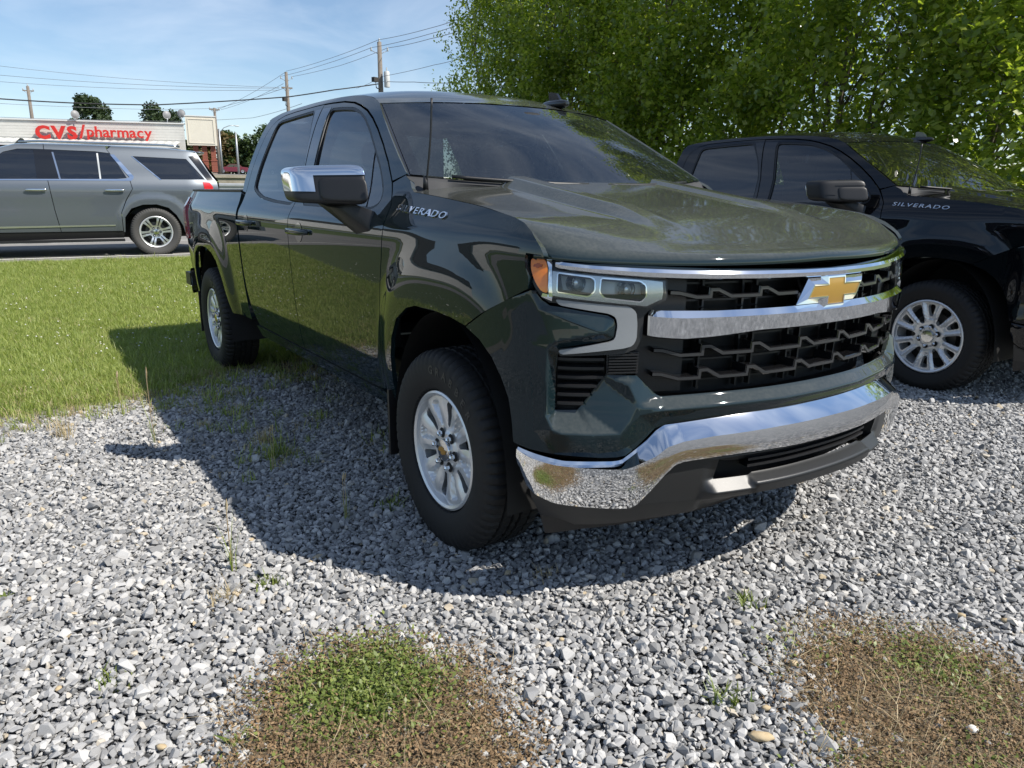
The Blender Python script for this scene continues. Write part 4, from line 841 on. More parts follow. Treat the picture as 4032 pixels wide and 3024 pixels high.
# ------------------------------------------------------------------ scatter by geometry nodes (uncountable stuff)
PROTO_N = [0]
def proto(verts, faces, material, smooth=False):
    me = bpy.data.meshes.new('piece'); me.from_pydata([tuple(v) for v in verts], [], [tuple(f) for f in faces]); me.materials.append(M[material] if isinstance(material, str) else material)
    if smooth: me.polygons.foreach_set('use_smooth', [True]*len(me.polygons))
    PROTO_N[0] += 1; return bpy.data.objects.new('piece_%04d' % PROTO_N[0], me)
def scatter(name, pts, rot, scl, idx, protos, material):
    col = bpy.data.collections.new(name+'_pieces')
    for p in protos: col.objects.link(p)
    me = bpy.data.meshes.new(name); me.vertices.add(len(pts)); me.vertices.foreach_set('co', np.asarray(pts, np.float32).ravel())
    a = me.attributes.new('rot', 'FLOAT_VECTOR', 'POINT'); a.data.foreach_set('vector', np.asarray(rot, np.float32).ravel())
    a = me.attributes.new('scl', 'FLOAT', 'POINT'); a.data.foreach_set('value', np.asarray(scl, np.float32))
    a = me.attributes.new('idx', 'INT', 'POINT'); a.data.foreach_set('value', np.asarray(idx, np.int32))
    me.materials.append(M[material]); o = bpy.data.objects.new(name, me); COL.objects.link(o)
    ng = bpy.data.node_groups.new(name, 'GeometryNodeTree'); ng.interface.new_socket('Geometry', in_out='INPUT', socket_type='NodeSocketGeometry'); ng.interface.new_socket('Geometry', in_out='OUTPUT', socket_type='NodeSocketGeometry')
    i = ng.nodes.new('NodeGroupInput'); q = ng.nodes.new('NodeGroupOutput'); ip = ng.nodes.new('GeometryNodeInstanceOnPoints'); ci = ng.nodes.new('GeometryNodeCollectionInfo')
    ci.inputs['Collection'].default_value = col; ci.inputs['Separate Children'].default_value = True; ci.inputs['Reset Children'].default_value = True; ip.inputs['Pick Instance'].default_value = True
    def na(nm, dt):
        n = ng.nodes.new('GeometryNodeInputNamedAttribute'); n.data_type = dt; n.inputs['Name'].default_value = nm; return n.outputs['Attribute']
    ng.links.new(i.outputs[0], ip.inputs['Points']); ng.links.new(ci.outputs[0], ip.inputs['Instance']); ng.links.new(na('idx', 'INT'), ip.inputs['Instance Index'])
    ng.links.new(na('rot', 'FLOAT_VECTOR'), ip.inputs['Rotation']); ng.links.new(na('scl', 'FLOAT'), ip.inputs['Scale']); ng.links.new(ip.outputs[0], q.inputs[0])
    md = o.modifiers.new('scatter', 'NODES'); md.node_group = ng
    return o
def view_mask(P, margin):
    """keep what the photo's field of view (with a wide margin) can see"""
    q = (P-np.array(CAM_POS))@np.array([_r, _u, _d]).T; f = cd.lens/36; d = np.maximum(q[:, 2], .01)
    return (q[:, 2] > .3) & (np.abs(q[:, 0]/d*f) < .5+margin) & (np.abs(q[:, 1]/d*f) < .375+margin)
def stone_mat(name, lo, mid, hi):
    m = bpy.data.materials.new(name); m.use_nodes = True; t = m.node_tree; b = t.nodes['Principled BSDF']
    oi = N(t, 'ShaderNodeObjectInfo'); r = N(t, 'ShaderNodeValToRGB'); r.color_ramp.elements[0].color = (*lo, 1); r.color_ramp.elements[1].color = (*hi, 1); e = r.color_ramp.elements.new(.5); e.color = (*mid, 1); e = r.color_ramp.elements.new(.975); e.color = (*hi, 1); r.color_ramp.elements[-1].color = (.42, .34, .22, 1)
    t.links.new(oi.outputs['Random'], r.inputs['Fac']); co = N(t, 'ShaderNodeTexCoord'); n = N(t, 'ShaderNodeTexNoise'); n.inputs['Scale'].default_value = 45; n.inputs['Detail'].default_value = 5; t.links.new(co.outputs['Object'], n.inputs['Vector'])
    k = N(t, 'ShaderNodeMix', data_type='RGBA', blend_type='OVERLAY'); k.inputs['Factor'].default_value = .55; t.links.new(r.outputs['Color'], k.inputs['A']); t.links.new(n.outputs['Fac'], k.inputs['B']); t.links.new(k.outputs['Result'], b.inputs['Base Color'])
    b.inputs['Roughness'].default_value = .85; MATS[name] = m
stone_mat('gravel_stone', (.18, .18, .178), (.325, .322, .316), (.47, .462, .445))
def hull(n, sx, sy, sz, seed):
    r = np.random.default_rng(seed); bm = bmesh.new()
    for _ in range(n):
        v = r.normal(size=3); v /= np.linalg.norm(v); v *= r.uniform(.82, 1.1); bm.verts.new((v[0]*sx, v[1]*sy, v[2]*sz))
    bmesh.ops.convex_hull(bm, input=bm.verts[:]); lone = [v for v in bm.verts if not v.link_faces]; bmesh.ops.delete(bm, geom=lone, context='VERTS'); bm.verts.index_update()
    V = [tuple(v.co) for v in bm.verts]; F = [tuple(v.index for v in f.verts) for f in bm.faces]; bm.free(); return V, F
def gravel():
    pr = []
    for i in range(14):
        r = np.random.default_rng(100+i); V, F = hull(15, 1.0, r.uniform(.62, .95), r.uniform(.42, .72), 40+i); pr.append(proto(V, F, 'gravel_stone'))
    rng = np.random.default_rng(5); P = []; S_ = []
    for layer, (sp, smin, smax, z0) in enumerate(((.0188, .0088, .0140, .003), (.0240, .0097, .0186, .008))):
        X, Y = np.meshgrid(np.arange(-4.4, 3.2, sp), np.arange(-4.2, 7.2, sp), indexing='ij'); Q = np.stack([X.ravel(), Y.ravel()], 1); Q += rng.uniform(-.55, .55, Q.shape)*sp
        Q3 = np.column_stack([Q, np.zeros(len(Q))]); k = view_mask(Q3, .06) & inside(Q, GRAVEL); Q = Q[k]
        dcam = np.hypot(Q[:, 0]-CAM_POS[0], Q[:, 1]-CAM_POS[1])
        for poly in (PATCH_A, PATCH_B):
            ins = inside(Q, poly); Q = Q[~ins | (rng.random(len(Q)) < PATCH_STONES(Q, poly))]
        # gravel thins out where the grass begins
        edge = np.clip((Q[:, 0]+3.35+.18*np.sin(Q[:, 1]*5)+.12*np.sin(Q[:, 1]*13))/.75, 0, 1)*.94+.06; Q = Q[rng.random(len(Q)) < np.where(Q[:, 1] < 2.2, edge, 1)]
        s = rng.uniform(smin, smax, len(Q))*np.exp(rng.normal(0, .17, len(Q)))*np.where(rng.random(len(Q)) < .05, 1.5, 1)
        P.append(np.column_stack([Q, z0+s*rng.uniform(.15, .55, len(Q))+.006*np.sin(Q[:, 0]*3.1+Q[:, 1]*2.3)])); S_.append(s)
    P = np.vstack(P); S_ = np.concatenate(S_); n = len(P); R = np.column_stack([rng.normal(0, .45, n), rng.normal(0, .45, n), rng.uniform(0, 6.28, n)])
    o = scatter('gravel', P, R, S_, rng.integers(0, len(pr), n), pr, 'gravel_stone'); tag(o, 'crushed grey limestone gravel spread over the lot', 'gravel', kind='stuff')
    print('gravel', n)
def PATCH_STONES(Q, poly):
    d = np.full(len(Q), 9.)
    for p in dense(poly, .03): d = np.minimum(d, np.hypot(Q[:, 0]-p[0], Q[:, 1]-p[1]))
    return np.clip(.92-d/.15, .07, .92)
PATCH_A = [(.55, -1.88), (.51, -1.76), (.49, -1.61), (.52, -1.48), (.69, -1.40), (.76, -1.33), (.85, -1.32), (1.0, -1.35), (1.12, -1.36), (1.24, -1.42), (1.5, -1.75), (1.2, -2.1), (.9, -2.1), (.71, -1.95)]
PATCH_B = [(1.31, -.5), (1.25, -.37), (1.23, -.2), (1.36, -.12), (1.47, .02), (1.62, .04), (1.80, -.02), (2.3, .0), (2.4, -.6), (1.9, -.9), (1.64, -.78), (1.55, -.67), (1.42, -.63)]
gravel()
# ------------------------------------------------------------------ leaves and blades
def leafmat(name, c1, c2, trans=.35, rough=.45):
    m = bpy.data.materials.new(name); m.use_nodes = True; t = m.node_tree; t.nodes.clear(); o = N(t, 'ShaderNodeOutputMaterial')
    ge = N(t, 'ShaderNodeNewGeometry'); r = N(t, 'ShaderNodeValToRGB'); r.color_ramp.elements[0].color = (*c1, 1); r.color_ramp.elements[1].color = (*c2, 1); oi = N(t, 'ShaderNodeObjectInfo')
    ad = N(t, 'ShaderNodeMath', operation='ADD'); fr = N(t, 'ShaderNodeMath', operation='FRACT'); t.links.new(ge.outputs['Random Per Island'], ad.inputs[0]); t.links.new(oi.outputs['Random'], ad.inputs[1]); t.links.new(ad.outputs[0], fr.inputs[0]); t.links.new(fr.outputs[0], r.inputs['Fac'])
    p = N(t, 'ShaderNodeBsdfPrincipled'); p.inputs['Roughness'].default_value = rough; p.inputs['Specular IOR Level'].default_value = .5; t.links.new(r.outputs['Color'], p.inputs['Base Color'])
    tl = N(t, 'ShaderNodeBsdfTranslucent'); g = N(t, 'ShaderNodeMix', data_type='RGBA', blend_type='MULTIPLY'); g.inputs['Factor'].default_value = 1; g.inputs['B'].default_value = (1.35, 1.5, .55, 1); t.links.new(r.outputs['Color'], g.inputs['A']); t.links.new(g.outputs['Result'], tl.inputs['Color'])
    x = N(t, 'ShaderNodeMixShader'); x.inputs[0].default_value = trans; t.links.new(p.outputs[0], x.inputs[1]); t.links.new(tl.outputs[0], x.inputs[2]); t.links.new(x.outputs[0], o.inputs['Surface']); MATS[name] = m
leafmat('grass_blade', (.165, .230, .046), (.42, .46, .145), .35)
leafmat('dry_blade', (.36, .27, .15), (.58, .48, .31), .2, .7)
leafmat('dead_leaf', (.12, .075, .038), (.31, .205, .11), .15, .8)
leafmat('weed_leaf', (.10, .145, .030), (.24, .28, .075), .3)
leafmat('myrtle_leaf', (.11, .175, .022), (.40, .44, .09), .52, .25)
leafmat('pine_leaf', (.025, .048, .018), (.055, .085, .03), .15, .6)
leafmat('far_leaf', (.035, .065, .018), (.075, .115, .032), .2, .6)
leafmat('rust_leaf', (.09, .07, .025), (.15, .11, .04), .2, .6)
mat('bark', (.20, .165, .13), .9, var=(12, .8, (.10, .08, .065)), bump=(30, .6, .01))
mat('clover_flower', (.62, .62, .55), .8)
mat('pebble_tan', (.40, .30, .17), .8, var=(30, .7, (.52, .43, .28)), bump=(60, .3, .004))
mat('pebble_white', (.72, .70, .66), .8, bump=(40, .5, .01))
def blade_clump(n, h, spread, lean, w, seed, material, seg=2):
    r = np.random.default_rng(seed); V = []; F = []
    for _ in range(n):
        a = r.uniform(0, 6.28); b = np.array([r.normal(0, spread), r.normal(0, spread), 0]); hh = h*r.uniform(.55, 1.1); d = np.array([math.cos(a), math.sin(a), 0])*hh*r.uniform(.1, lean); s = np.array([-math.sin(a), math.cos(a), 0])*w*r.uniform(.7, 1.2); k = len(V)
        for j in range(seg+1):
            t = j/seg; c = b+d*t*t+np.array([0, 0, hh*t*(1-.25*t*lean)]); ww = s*(1-t**1.5)*.5+s*.02; V += [c-ww, c+ww]
        for j in range(seg): F.append((k+2*j, k+2*j+1, k+2*j+3, k+2*j+2))
    return proto(V, F, material)
def leaf_clump(n, size, spread, height, seed, material):
    r = np.random.default_rng(seed); V = []; F = []
    for _ in range(n):
        c = np.array([r.normal(0, spread), r.normal(0, spread), abs(r.normal(0, height))+.006]); a = r.uniform(0, 6.28); ti = r.normal(0, .5); u = np.array([math.cos(a)*math.cos(ti), math.sin(a)*math.cos(ti), math.sin(ti)]); v = np.array([-math.sin(a), math.cos(a), r.normal(0, .3)]); s = size*r.uniform(.6, 1.3); k = len(V)
        V += [c-u*s, c+v*s*.55, c+u*s, c-v*s*.55]; F.append((k, k+1, k+2, k+3))
    return proto(V, F, material)
def lawn():
    pr = [blade_clump(16, .075, .028, .9, .0042, 60+i, 'grass_blade') for i in range(5)]+[blade_clump(9, .07, .03, 1.1, .0035, 70+i, 'dry_blade') for i in range(2)]+[blade_clump(10, .14, .02, .7, .0045, 80, 'grass_blade')]
    rng = np.random.default_rng(9); n = 150000; Q = np.column_stack([rng.uniform(-12, -2.4, n), rng.uniform(-7, 3.4, n)])
    d = np.hypot(Q[:, 0]-CAM_POS[0], Q[:, 1]-CAM_POS[1]); Q3 = np.column_stack([Q, Tz(Q[:, 0], Q[:, 1])])
    k = view_mask(Q3, .12) & inside(Q, LAWN+[]) & (rng.random(n) < np.clip(1.25-(d-6)/14, .45, 1)); Q3 = Q3[k]; nz_ = np.sin(Q3[:, 0]*7.3+Q3[:, 1]*3.1)+np.sin(Q3[:, 1]*9.1-Q3[:, 0]*2.2)+.7*np.sin(Q3[:, 1]*23+Q3[:, 0]*17); Q3 = Q3[rng.random(len(Q3)) < np.clip((-Q3[:, 0]-2.85+.16*nz_)/.85, 0, 1)]
    # ragged fringe over the gravel
    m = 7000; F = np.column_stack([rng.uniform(-3.9, -1.9, m), rng.uniform(-3.4, 1.0, m)]); keep = rng.random(m) < np.clip(((-F[:, 0]-2.15)/1.1), 0, 1)**2.0*.8*(.35+.65*(np.sin(F[:, 0]*5.1+2)*np.sin(F[:, 1]*4.3) > -.2)); F = F[keep]; Q3 = np.vstack([Q3, np.column_stack([F, np.full(len(F), .008)])])
    if True:
        U = np.column_stack([rng.uniform(-3.5, -1.0, 900), rng.uniform(-1.6, -.55, 900)]); ku = rng.random(900) < .10+.5*(np.sin(U[:, 0]*6)*np.sin(U[:, 1]*7+1) > .55); U = U[ku]; F = np.vstack([F, U]); Q3 = np.vstack([Q3, np.column_stack([U, np.full(len(U), .008)])])
    n = len(Q3); idx = rng.choice(8, n, p=[.17, .17, .17, .17, .15, .06, .06, .05]); nf = len(F); idx[-nf:] = rng.choice(8, nf, p=[.10, .10, .08, .08, .08, .24, .24, .08]); 
    under = (Q3[:, 1] > -1.0) & (Q3[:, 0] > -4.9); thin = rng.random(n) < np.where(under, .45, 1); Q3 = Q3[thin]; idx = idx[thin]; n = len(Q3)
    o = scatter('lawn_grass', Q3, np.column_stack([rng.normal(0, .12, n), rng.normal(0, .12, n), rng.uniform(0, 6.28, n)]), rng.uniform(.65, 1.3, n), idx, pr, 'grass_blade'); tag(o, 'short green grass of the roadside lawn', 'grass', kind='stuff'); print('grass', n)
    V, F_ = hull(18, 1, 1, .8, 3); fl = [proto(V, F_, 'clover_flower', True)]; m = 900; Q = np.column_stack([rng.uniform(-8.5, -3.3, m), rng.uniform(-4, .9, m)]); q = np.sin(Q[:, 0]*1.7+1)*np.cos(Q[:, 1]*2.1)+rng.normal(0, .4, m) > .25; Q = Q[q]; m = len(Q)
    o = scatter('clover_flowers', np.column_stack([Q, Tz(Q[:, 0], Q[:, 1])+rng.uniform(.05, .10, m)]), np.zeros((m, 3)), rng.uniform(.006, .010, m), np.zeros(m), fl, 'clover_flower'); tag(o, 'white clover heads dotted over the lawn', 'clover', kind='stuff')
lawn()
def weed_patch(name, poly, label, green, seed, n):
    rg = np.random.default_rng(seed+5); rag = [tuple(p+rg.normal(0, .012, 2)) for p in dense(offset_poly(poly, -.03), .035)]; sheet(name+'_soil', rag, .010, 'patch_soil', .06, 'structure')
    pr = [blade_clump(7, .05, .03, 2.2, .0016, seed+i, 'dry_blade', 3) for i in range(4)]+[leaf_clump(7, .0062, .028, .010, seed+10+i, 'weed_leaf') for i in range(3)]+[leaf_clump(6, .005, .03, .008, seed+20+i, 'dead_leaf') for i in range(2)]+[blade_clump(4, .09, .03, 2.8, .0013, seed+30, 'dry_blade', 3)]
    rng = np.random.default_rng(seed); big = offset_poly(poly, .09); P = np.array(big); Q = np.column_stack([rng.uniform(P[:, 0].min(), P[:, 0].max(), n), rng.uniform(P[:, 1].min(), P[:, 1].max(), n)]); ins = inside(Q, poly); k = inside(Q, big) & (ins | (rng.random(n) < .22)); Q = Q[k]; n = len(Q)
    gm = green(Q)+rng.normal(0, .18, n); idx = np.where(gm > .5, rng.integers(4, 7, n), np.where(rng.random(n) < .08, rng.integers(0, 4, n), np.where(rng.random(n) < .05, 9, rng.integers(7, 9, n))))
    o = scatter(name, np.column_stack([Q, np.full(n, .010)]), np.column_stack([rng.normal(0, .25, n), rng.normal(0, .25, n), rng.uniform(0, 6.28, n)]), rng.uniform(.6, 1.25, n)*np.where(idx > 3, 1.1, .85), idx, pr, 'dry_blade'); tag(o, label, 'weeds', kind='stuff')
weed_patch('weed_patch', PATCH_A, 'green and straw-coloured weed patch at the bottom edge of the gravel', lambda Q: np.exp(-(((Q[:, 0]-.72)/.20)**2+((Q[:, 1]+1.62)/.20)**2))*.80+.15, 300, 11000)
weed_patch('dead_weed_patch', PATCH_B, 'brown dead weed patch in the right foreground corner', lambda Q: .22+.22*np.sin(Q[:, 0]*7)*np.sin(Q[:, 1]*9), 330, 13000)
def single_weeds():
    spots = [('a', -2.32, -2.16, 'mix', .16), ('b', -2.64, -1.82, 'tall', .26), ('c', -1.91, -1.75, 'tall', .40), ('d', -.20, -1.76, 'tall', .26), ('e', -.01, -1.83, 'mix', .07), ('f', -1.63, -1.24, 'mix', .10), ('g', -1.17, -1.32, 'tall', .22), ('h', -.39, -1.24, 'tall', .20), ('i', -.42, -1.02, 'green', .06), ('j', -2.12, -1.45, 'mix', .06), ('k', -1.36, -1.24, 'green', .07), ('l', 1.0, -.34, 'green', .05), ('m', 1.32, -.80, 'green', .06), ('n', .47, -.80, 'dry', .04), ('q', -.44, -2.47, 'broad', .05), ('r', .73, -1.99, 'broad', .05), ('s', .28, -2.22, 'green', .04), ('t', -.03, -1.68, 'green', .05)]
    labels = {'a': 'sparse weed tuft in sunlit gravel nearest the left edge of the picture', 'b': 'grassy tuft where the lawn fringe meets the gravel', 'c': 'tallest thin grass stalk rising beside the mirror shadow', 'd': 'upright grass stalk just outside the curved shadow edge', 'e': 'low dry tuft left of the green weed in sunlit gravel', 'f': 'low weed cluster in the truck shade below the rear door', 'g': 'reddish stalk cluster in the middle of the truck shade', 'h': 'upright grass blades in the shade left of the front wheel', 'i': 'small green weed in the shade close to the front wheel', 'j': 'short faint tuft in the shade beside the lawn fringe', 'k': 'small green tuft in the shade under the front door', 'l': 'small green weed above the dead patch in front of the bumper', 'm': 'yellow-green moss tuft between the two weed patches', 'n': 'tiny dry tuft at the shadow edge under the bumper', 'q': 'broad-leaved plant cut by the left picture edge', 'r': 'small broad-leaved green plant left of the green weed patch', 's': 'tiny seedling in the gravel of the lower left foreground', 't': 'creeping green weed just outside the shadow curve'}
    for i, (k, x, y, kind, h) in enumerate(spots):
        r = np.random.default_rng(500+i); m = MB(); mt = 'weed_leaf' if kind in ('green', 'broad') else 'grass_blade' if kind == 'tall' else 'dry_blade'
        def blade(b, d, hh, w):
            s = np.array([-d[1], d[0], 0]); s = s/(np.linalg.norm(s)+1e-9)*w; V = []
            for t in (0, .35, .7, 1): c = b+d*t*t+np.array([0, 0, hh*t]); V += [c-s*(1-t*.9), c+s*(1-t*.9)]
            m.add(V, [(0, 1, 3, 2), (2, 3, 5, 4), (4, 5, 7, 6)])
        nb = {'tall': 9, 'mix': 60, 'green': 46, 'dry': 40, 'broad': 8}[kind]
        for _ in range(nb):
            a = r.uniform(0, 6.28); b = np.array([x, y, .004])+np.array([np.clip(r.normal(0, .03 if kind in ('mix', 'green', 'dry') else .006), -.055, .055), np.clip(r.normal(0, .03 if kind in ('mix', 'green', 'dry') else .006), -.055, .055), 0]); hh = h*r.uniform(.4, 1.05)
            blade(b, np.array([math.cos(a), math.sin(a), 0])*hh*r.uniform(.1, .45 if kind == 'tall' else 1.1), hh*(1 if kind != 'broad' else .6), {'broad': .012, 'green': .005}.get(kind, .0022))
        pl = m.build('weed', mt); tag(pl, labels[k], 'weed', 'weeds scattered in the gravel')
        if kind == 'tall':
            hd = MB()
            for _ in range(2):
                a = r.uniform(0, 6.28); p0 = np.array([x+.012*math.cos(a), y+.012*math.sin(a), h*.98]); hd.tube([(x, y, .004), p0*[1, 1, .5]+np.array([0, 0, 0]), p0], .0014, 5); hd.tube([p0, p0+[.004, .002, h*.09], p0+[.007, .003, h*.17]], [.0025, .0042, .001], 6)
            hd.build('seed_head', 'dry_blade', pl)
single_weeds()
PEB = [(1.47, -.85, .030, 'long tan pebble lying left of the dead weed patch', 'pebble_tan', (1.5, .7, .55)), (.50, -.99, .014, 'orange pebble on the shadow edge before the front tyre', 'pebble_tan', (1, .8, .7)), (.83, -1.01, .012, 'small orange pebble right of the green weed patch', 'pebble_tan', (1, .8, .6)), (1.32, -.51, .020, 'round tan pebble at the left rim of the dead weed patch', 'pebble_tan', (1, .9, .8)),
       (1.76, -.36, .022, 'white quartz chip lying on the dead weed patch', 'pebble_white', (1, .8, .7)), (1.15, .23, .012, 'rusty pebble beyond the dead weed patch', 'pebble_tan', (1, .8, .6)), (1.46, .20, .016, 'orange stained pebble behind the dead weed patch', 'pebble_tan', (1.2, .8, .6)), (1.56, .29, .018, 'pale tan pebble nearest the right picture edge', 'pebble_tan', (1.3, .8, .6)),
       (.24, -2.35, .013, 'cream pebble in the lower left gravel', 'pebble_tan', (1.2, .9, .6)), (.65, -2.15, .015, 'cream pebble by the bottom edge left of the weeds', 'pebble_tan', (1.3, .8, .6)), (-.14, -1.61, .016, 'pale flat stone on the edge of the curved shadow', 'pebble_white', (1.6, .9, .5)), (-.37, -2.40, .013, 'yellowish pebble at the left picture edge', 'pebble_tan', (1.3, .8, .6)), (1.40, -.74, .015, 'cream pebble between the two weed patches', 'pebble_tan', (1.2, .8, .6))]
for i, (x, y, s, lb, mt, sh) in enumerate(PEB):
    s *= .8; V, F = hull(40, sh[0]*s, sh[1]*s, sh[2]*s, 700+i); a = RNG.uniform(0, 6.28); V = np.array(V)@rotz(a).T+np.array([x, y, .012+s*sh[2]*.9]); tag(mesh_obj('pebble', V, F, mt, None, True), lb, 'pebble', 'coloured pebbles among the gravel')
# ------------------------------------------------------------------ pharmacy, wall, rail, poles
mat('white_brick', (.62, .61, .57), .85, var=(3, .6, (.50, .49, .45)))
mat('white_metal', (.66, .66, .64), .5, var=(2, .4, (.50, .50, .48)))
mat('awning_metal', (.60, .60, .56), .5, .1, var=(3, .5, (.45, .45, .42)))
mat('sign_red', (.52, .020, .014), .35, var=(1.5, .4, (.60, .05, .04)))
mat('matte_dark', (.035, .033, .03), .9)  # one even dark tone for soffit, flood lights and house roof
mat('stucco', (.66, .62, .52), .9, var=(2, .5, (.56, .52, .43)), bump=(30, .3, .01))
mat('brick_red', (.30, .095, .06), .85, var=(9, .9, (.20, .06, .04)))
mat('mortar', (.36, .27, .22), .9)
mat('wood_pole', (.22, .19, .155), .9, var=(5, .8, (.12, .10, .085)), bump=(20, .6, .01))
mat('galvanised', (.42, .44, .45), .45, .6, var=(8, .5, (.30, .32, .33)))
mat('grey_can', (.50, .51, .50), .5)
mat('wire_black', (.02, .02, .022), .7)
mat('wire_grey', (.16, .17, .19), .6)
mat('dish_white', (.24, .24, .24), .5)
mat('wall_glass', (.05, .06, .07), .08, coat=.5)
fd = np.array([.3226, .9465]); fn2 = np.array([.9465, -.3226]); FL = np.array([-60.01, -1.29])
def fp(s, off, z): p = FL+fd*s+fn2*off; return (float(p[0]), float(p[1]), z)
def fbox(m, s0, s1, o0, o1, z0, z1):
    V = [fp(s, o, z) for s in (s0, s1) for o in (o0, o1) for z in (z0, z1)]
    return m.add(V, [(0, 1, 3, 2), (4, 6, 7, 5), (0, 4, 5, 1), (2, 3, 7, 6), (0, 2, 6, 4), (1, 5, 7, 3)])
ph = empty('pharmacy_building', fp(5, 0, 2.7), 0, 'low white brick pharmacy with red letters and metal awning', 'building')
inv = Matrix.Translation(-Vector(ph.location))
def under(o, p=None):
    o.parent = p or ph; o.matrix_parent_inverse = Matrix.Translation(-Vector(ph.location)); return o
w_v = [fp(-26, 0, 2.0), fp(11.32, 0, 2.0), fp(6.5, -16, 2.0), fp(-26, -16, 2.0), fp(-26, 0, 5.84), fp(11.32, 0, 5.84), fp(6.5, -16, 5.84), fp(-26, -16, 5.84)]
w = under(MB().add(w_v, [(0, 1, 5, 4), (1, 2, 6, 5), (2, 3, 7, 6), (3, 0, 4, 7), (4, 5, 6, 7)]).build('wall', 'white_brick'))
def under2(o, p): o.parent = p; o.matrix_parent_inverse = (p.matrix_world if False else Matrix.Identity(4)); return o
# painted brick courses stand proud of their joints
for k in range(6): under(fbox(MB(), -26, 11.318, .003, .012, 4.75+k*.18, 4.75+k*.18+.165).build('brick_course', 'white_brick'))
under(fbox(MB(), -26.1, 11.36, -.3, .10, 5.84, 5.93).build('parapet_cap', 'white_metal'))
aw = MB(); n = 150
P0 = []; 
for i in range(n+1):
    s = -26+37.0*i/n; b = .045 if i % 2 else 0.0; P0.append([fp(s, .10, 4.66+b), fp(s, 1.9, 4.36+b), fp(s, 1.92, 4.30)])
under(aw.grid(np.array(P0)).build('awning_roof', 'awning_metal'))
under(fbox(MB(), -26, 11.0, 1.80, 1.90, 4.14, 4.345).build('awning_fascia', 'white_metal'))
under(fbox(MB(), -26, 11.0, .12, 1.80, 4.10, 4.13).build('awning_soffit', 'matte_dark'))
for i in range(9): under(fbox(MB(), -24+3.9*i, -23.85+3.9*i, 1.6, 1.75, 2.6, 4.10).build('awning_post', 'white_metal'))
for i in range(8):
    f_ = under(fbox(MB(), -23+3.9*i, -20.4+3.9*i, .012, .05, 2.85, 3.95).build('window', 'white_metal')); pn = fbox(MB(), -22.92+3.9*i, -20.48+3.9*i, .052, .06, 2.93, 3.87).build('pane', 'wall_glass'); pn.parent = f_
# red channel letters
def letters(txt, s0, s1, zbase, height, heavy):
    cur = []; W_ = 0
    for ch in txt:
        v, f = text_mesh(ch, 1.0, .06, heavy, 0, 'LEFT'); cur.append((ch, v, f)); W_ += v[:, 0].max()-v[:, 0].min()+.055
    capt = .72; sx = (s1-s0)/W_; sz = height/capt; x = s0
    for ch, v, f in cur:
        wv = v[:, 0].max()-v[:, 0].min(); P_ = np.array([fp(x+(a[0]-v[:, 0].min())*sx, .30+a[2]*1.2, zbase+a[1]*sz) for a in v]); x += (wv+.055)*sx
        under(mesh_obj('sign_letter', P_, f, 'sign_red'))
letters('CVS', 2.08, 4.66, 4.70, .80, .045)
under(MB().add([fp(s, o, z) for o in (.22, .40) for s, z in ((4.72, 4.72), (4.84, 4.72), (5.12, 5.62), (5.0, 5.62))], [(0, 1, 2, 3), (7, 6, 5, 4), (0, 4, 5, 1), (1, 5, 6, 2), (2, 6, 7, 3), (3, 7, 4, 0)]).build('sign_slash', 'sign_red'))
letters('pharmacy', 5.20, 9.32, 4.86, .70, .016)
# sign box on brick pillars
bx_ = empty('pillar_sign', (-56.1, 10.5, 2.72), 0, 'blank cream sign box standing on brick pillars', 'sign')
def loc(o, p, at_): o.parent = p; o.location = (-at_[0], -at_[1], -at_[2]); return o
dv = np.array([.213, .977]); dn = np.array([.977, -.213]); bc = np.array([-56.1, 10.5])
def bp(s, o, z): p = bc+dv*s+dn*o; return (float(p[0]), float(p[1]), z)
def bbox(m, s0, s1, o0, o1, z0, z1): return m.add([bp(s, o, z) for s in (s0, s1) for o in (o0, o1) for z in (z0, z1)], [(0, 1, 3, 2), (4, 6, 7, 5), (0, 4, 5, 1), (2, 3, 7, 6), (0, 2, 6, 4), (1, 5, 7, 3)])
LB = (-56.1, 10.5, 2.72)
loc(bbox(MB(), -.99, .99, -1.0, 0, 4.46, 6.40).build('sign_box', 'stucco'), bx_, LB)
loc(bbox(MB(), -1.03, 1.03, -1.04, .04, 6.40, 6.46).build('sign_cap', 'white_metal'), bx_, LB)
for a in ((-.86, .86, 4.58, 4.63), (-.86, .86, 6.20, 6.25)): loc(bbox(MB(), a[0], a[1], .002, .03, a[2], a[3]).build('sign_moulding', 'stucco'), bx_, LB)
for a in ((-.86, -.81), (.81, .86)): loc(bbox(MB(), a[0], a[1], .002, .03, 4.632, 6.198).build('sign_moulding', 'stucco'), bx_, LB)
for s0 in (-.64, -.06, .52):
    m = bbox(MB(), s0+.02, s0+.32, -.6, -.27, 2.3, 4.46).build('brick_pillar', 'mortar'); loc(m, bx_, LB)
    for k in range(16):
        z0 = 2.66+k*.113; wd_ = .03 if z0 < 3.42 else 0
        loc(bbox(MB(), s0-wd_, s0+.34+wd_, -.62-wd_, -.25+wd_, z0, z0+.098).build('brick_course', 'brick_red'), bx_, LB)
    loc(bbox(MB(), s0-.07, s0+.41, -.68, -.19, 3.42, 3.48).build('pillar_ledge', 'brick_red'), bx_, LB)
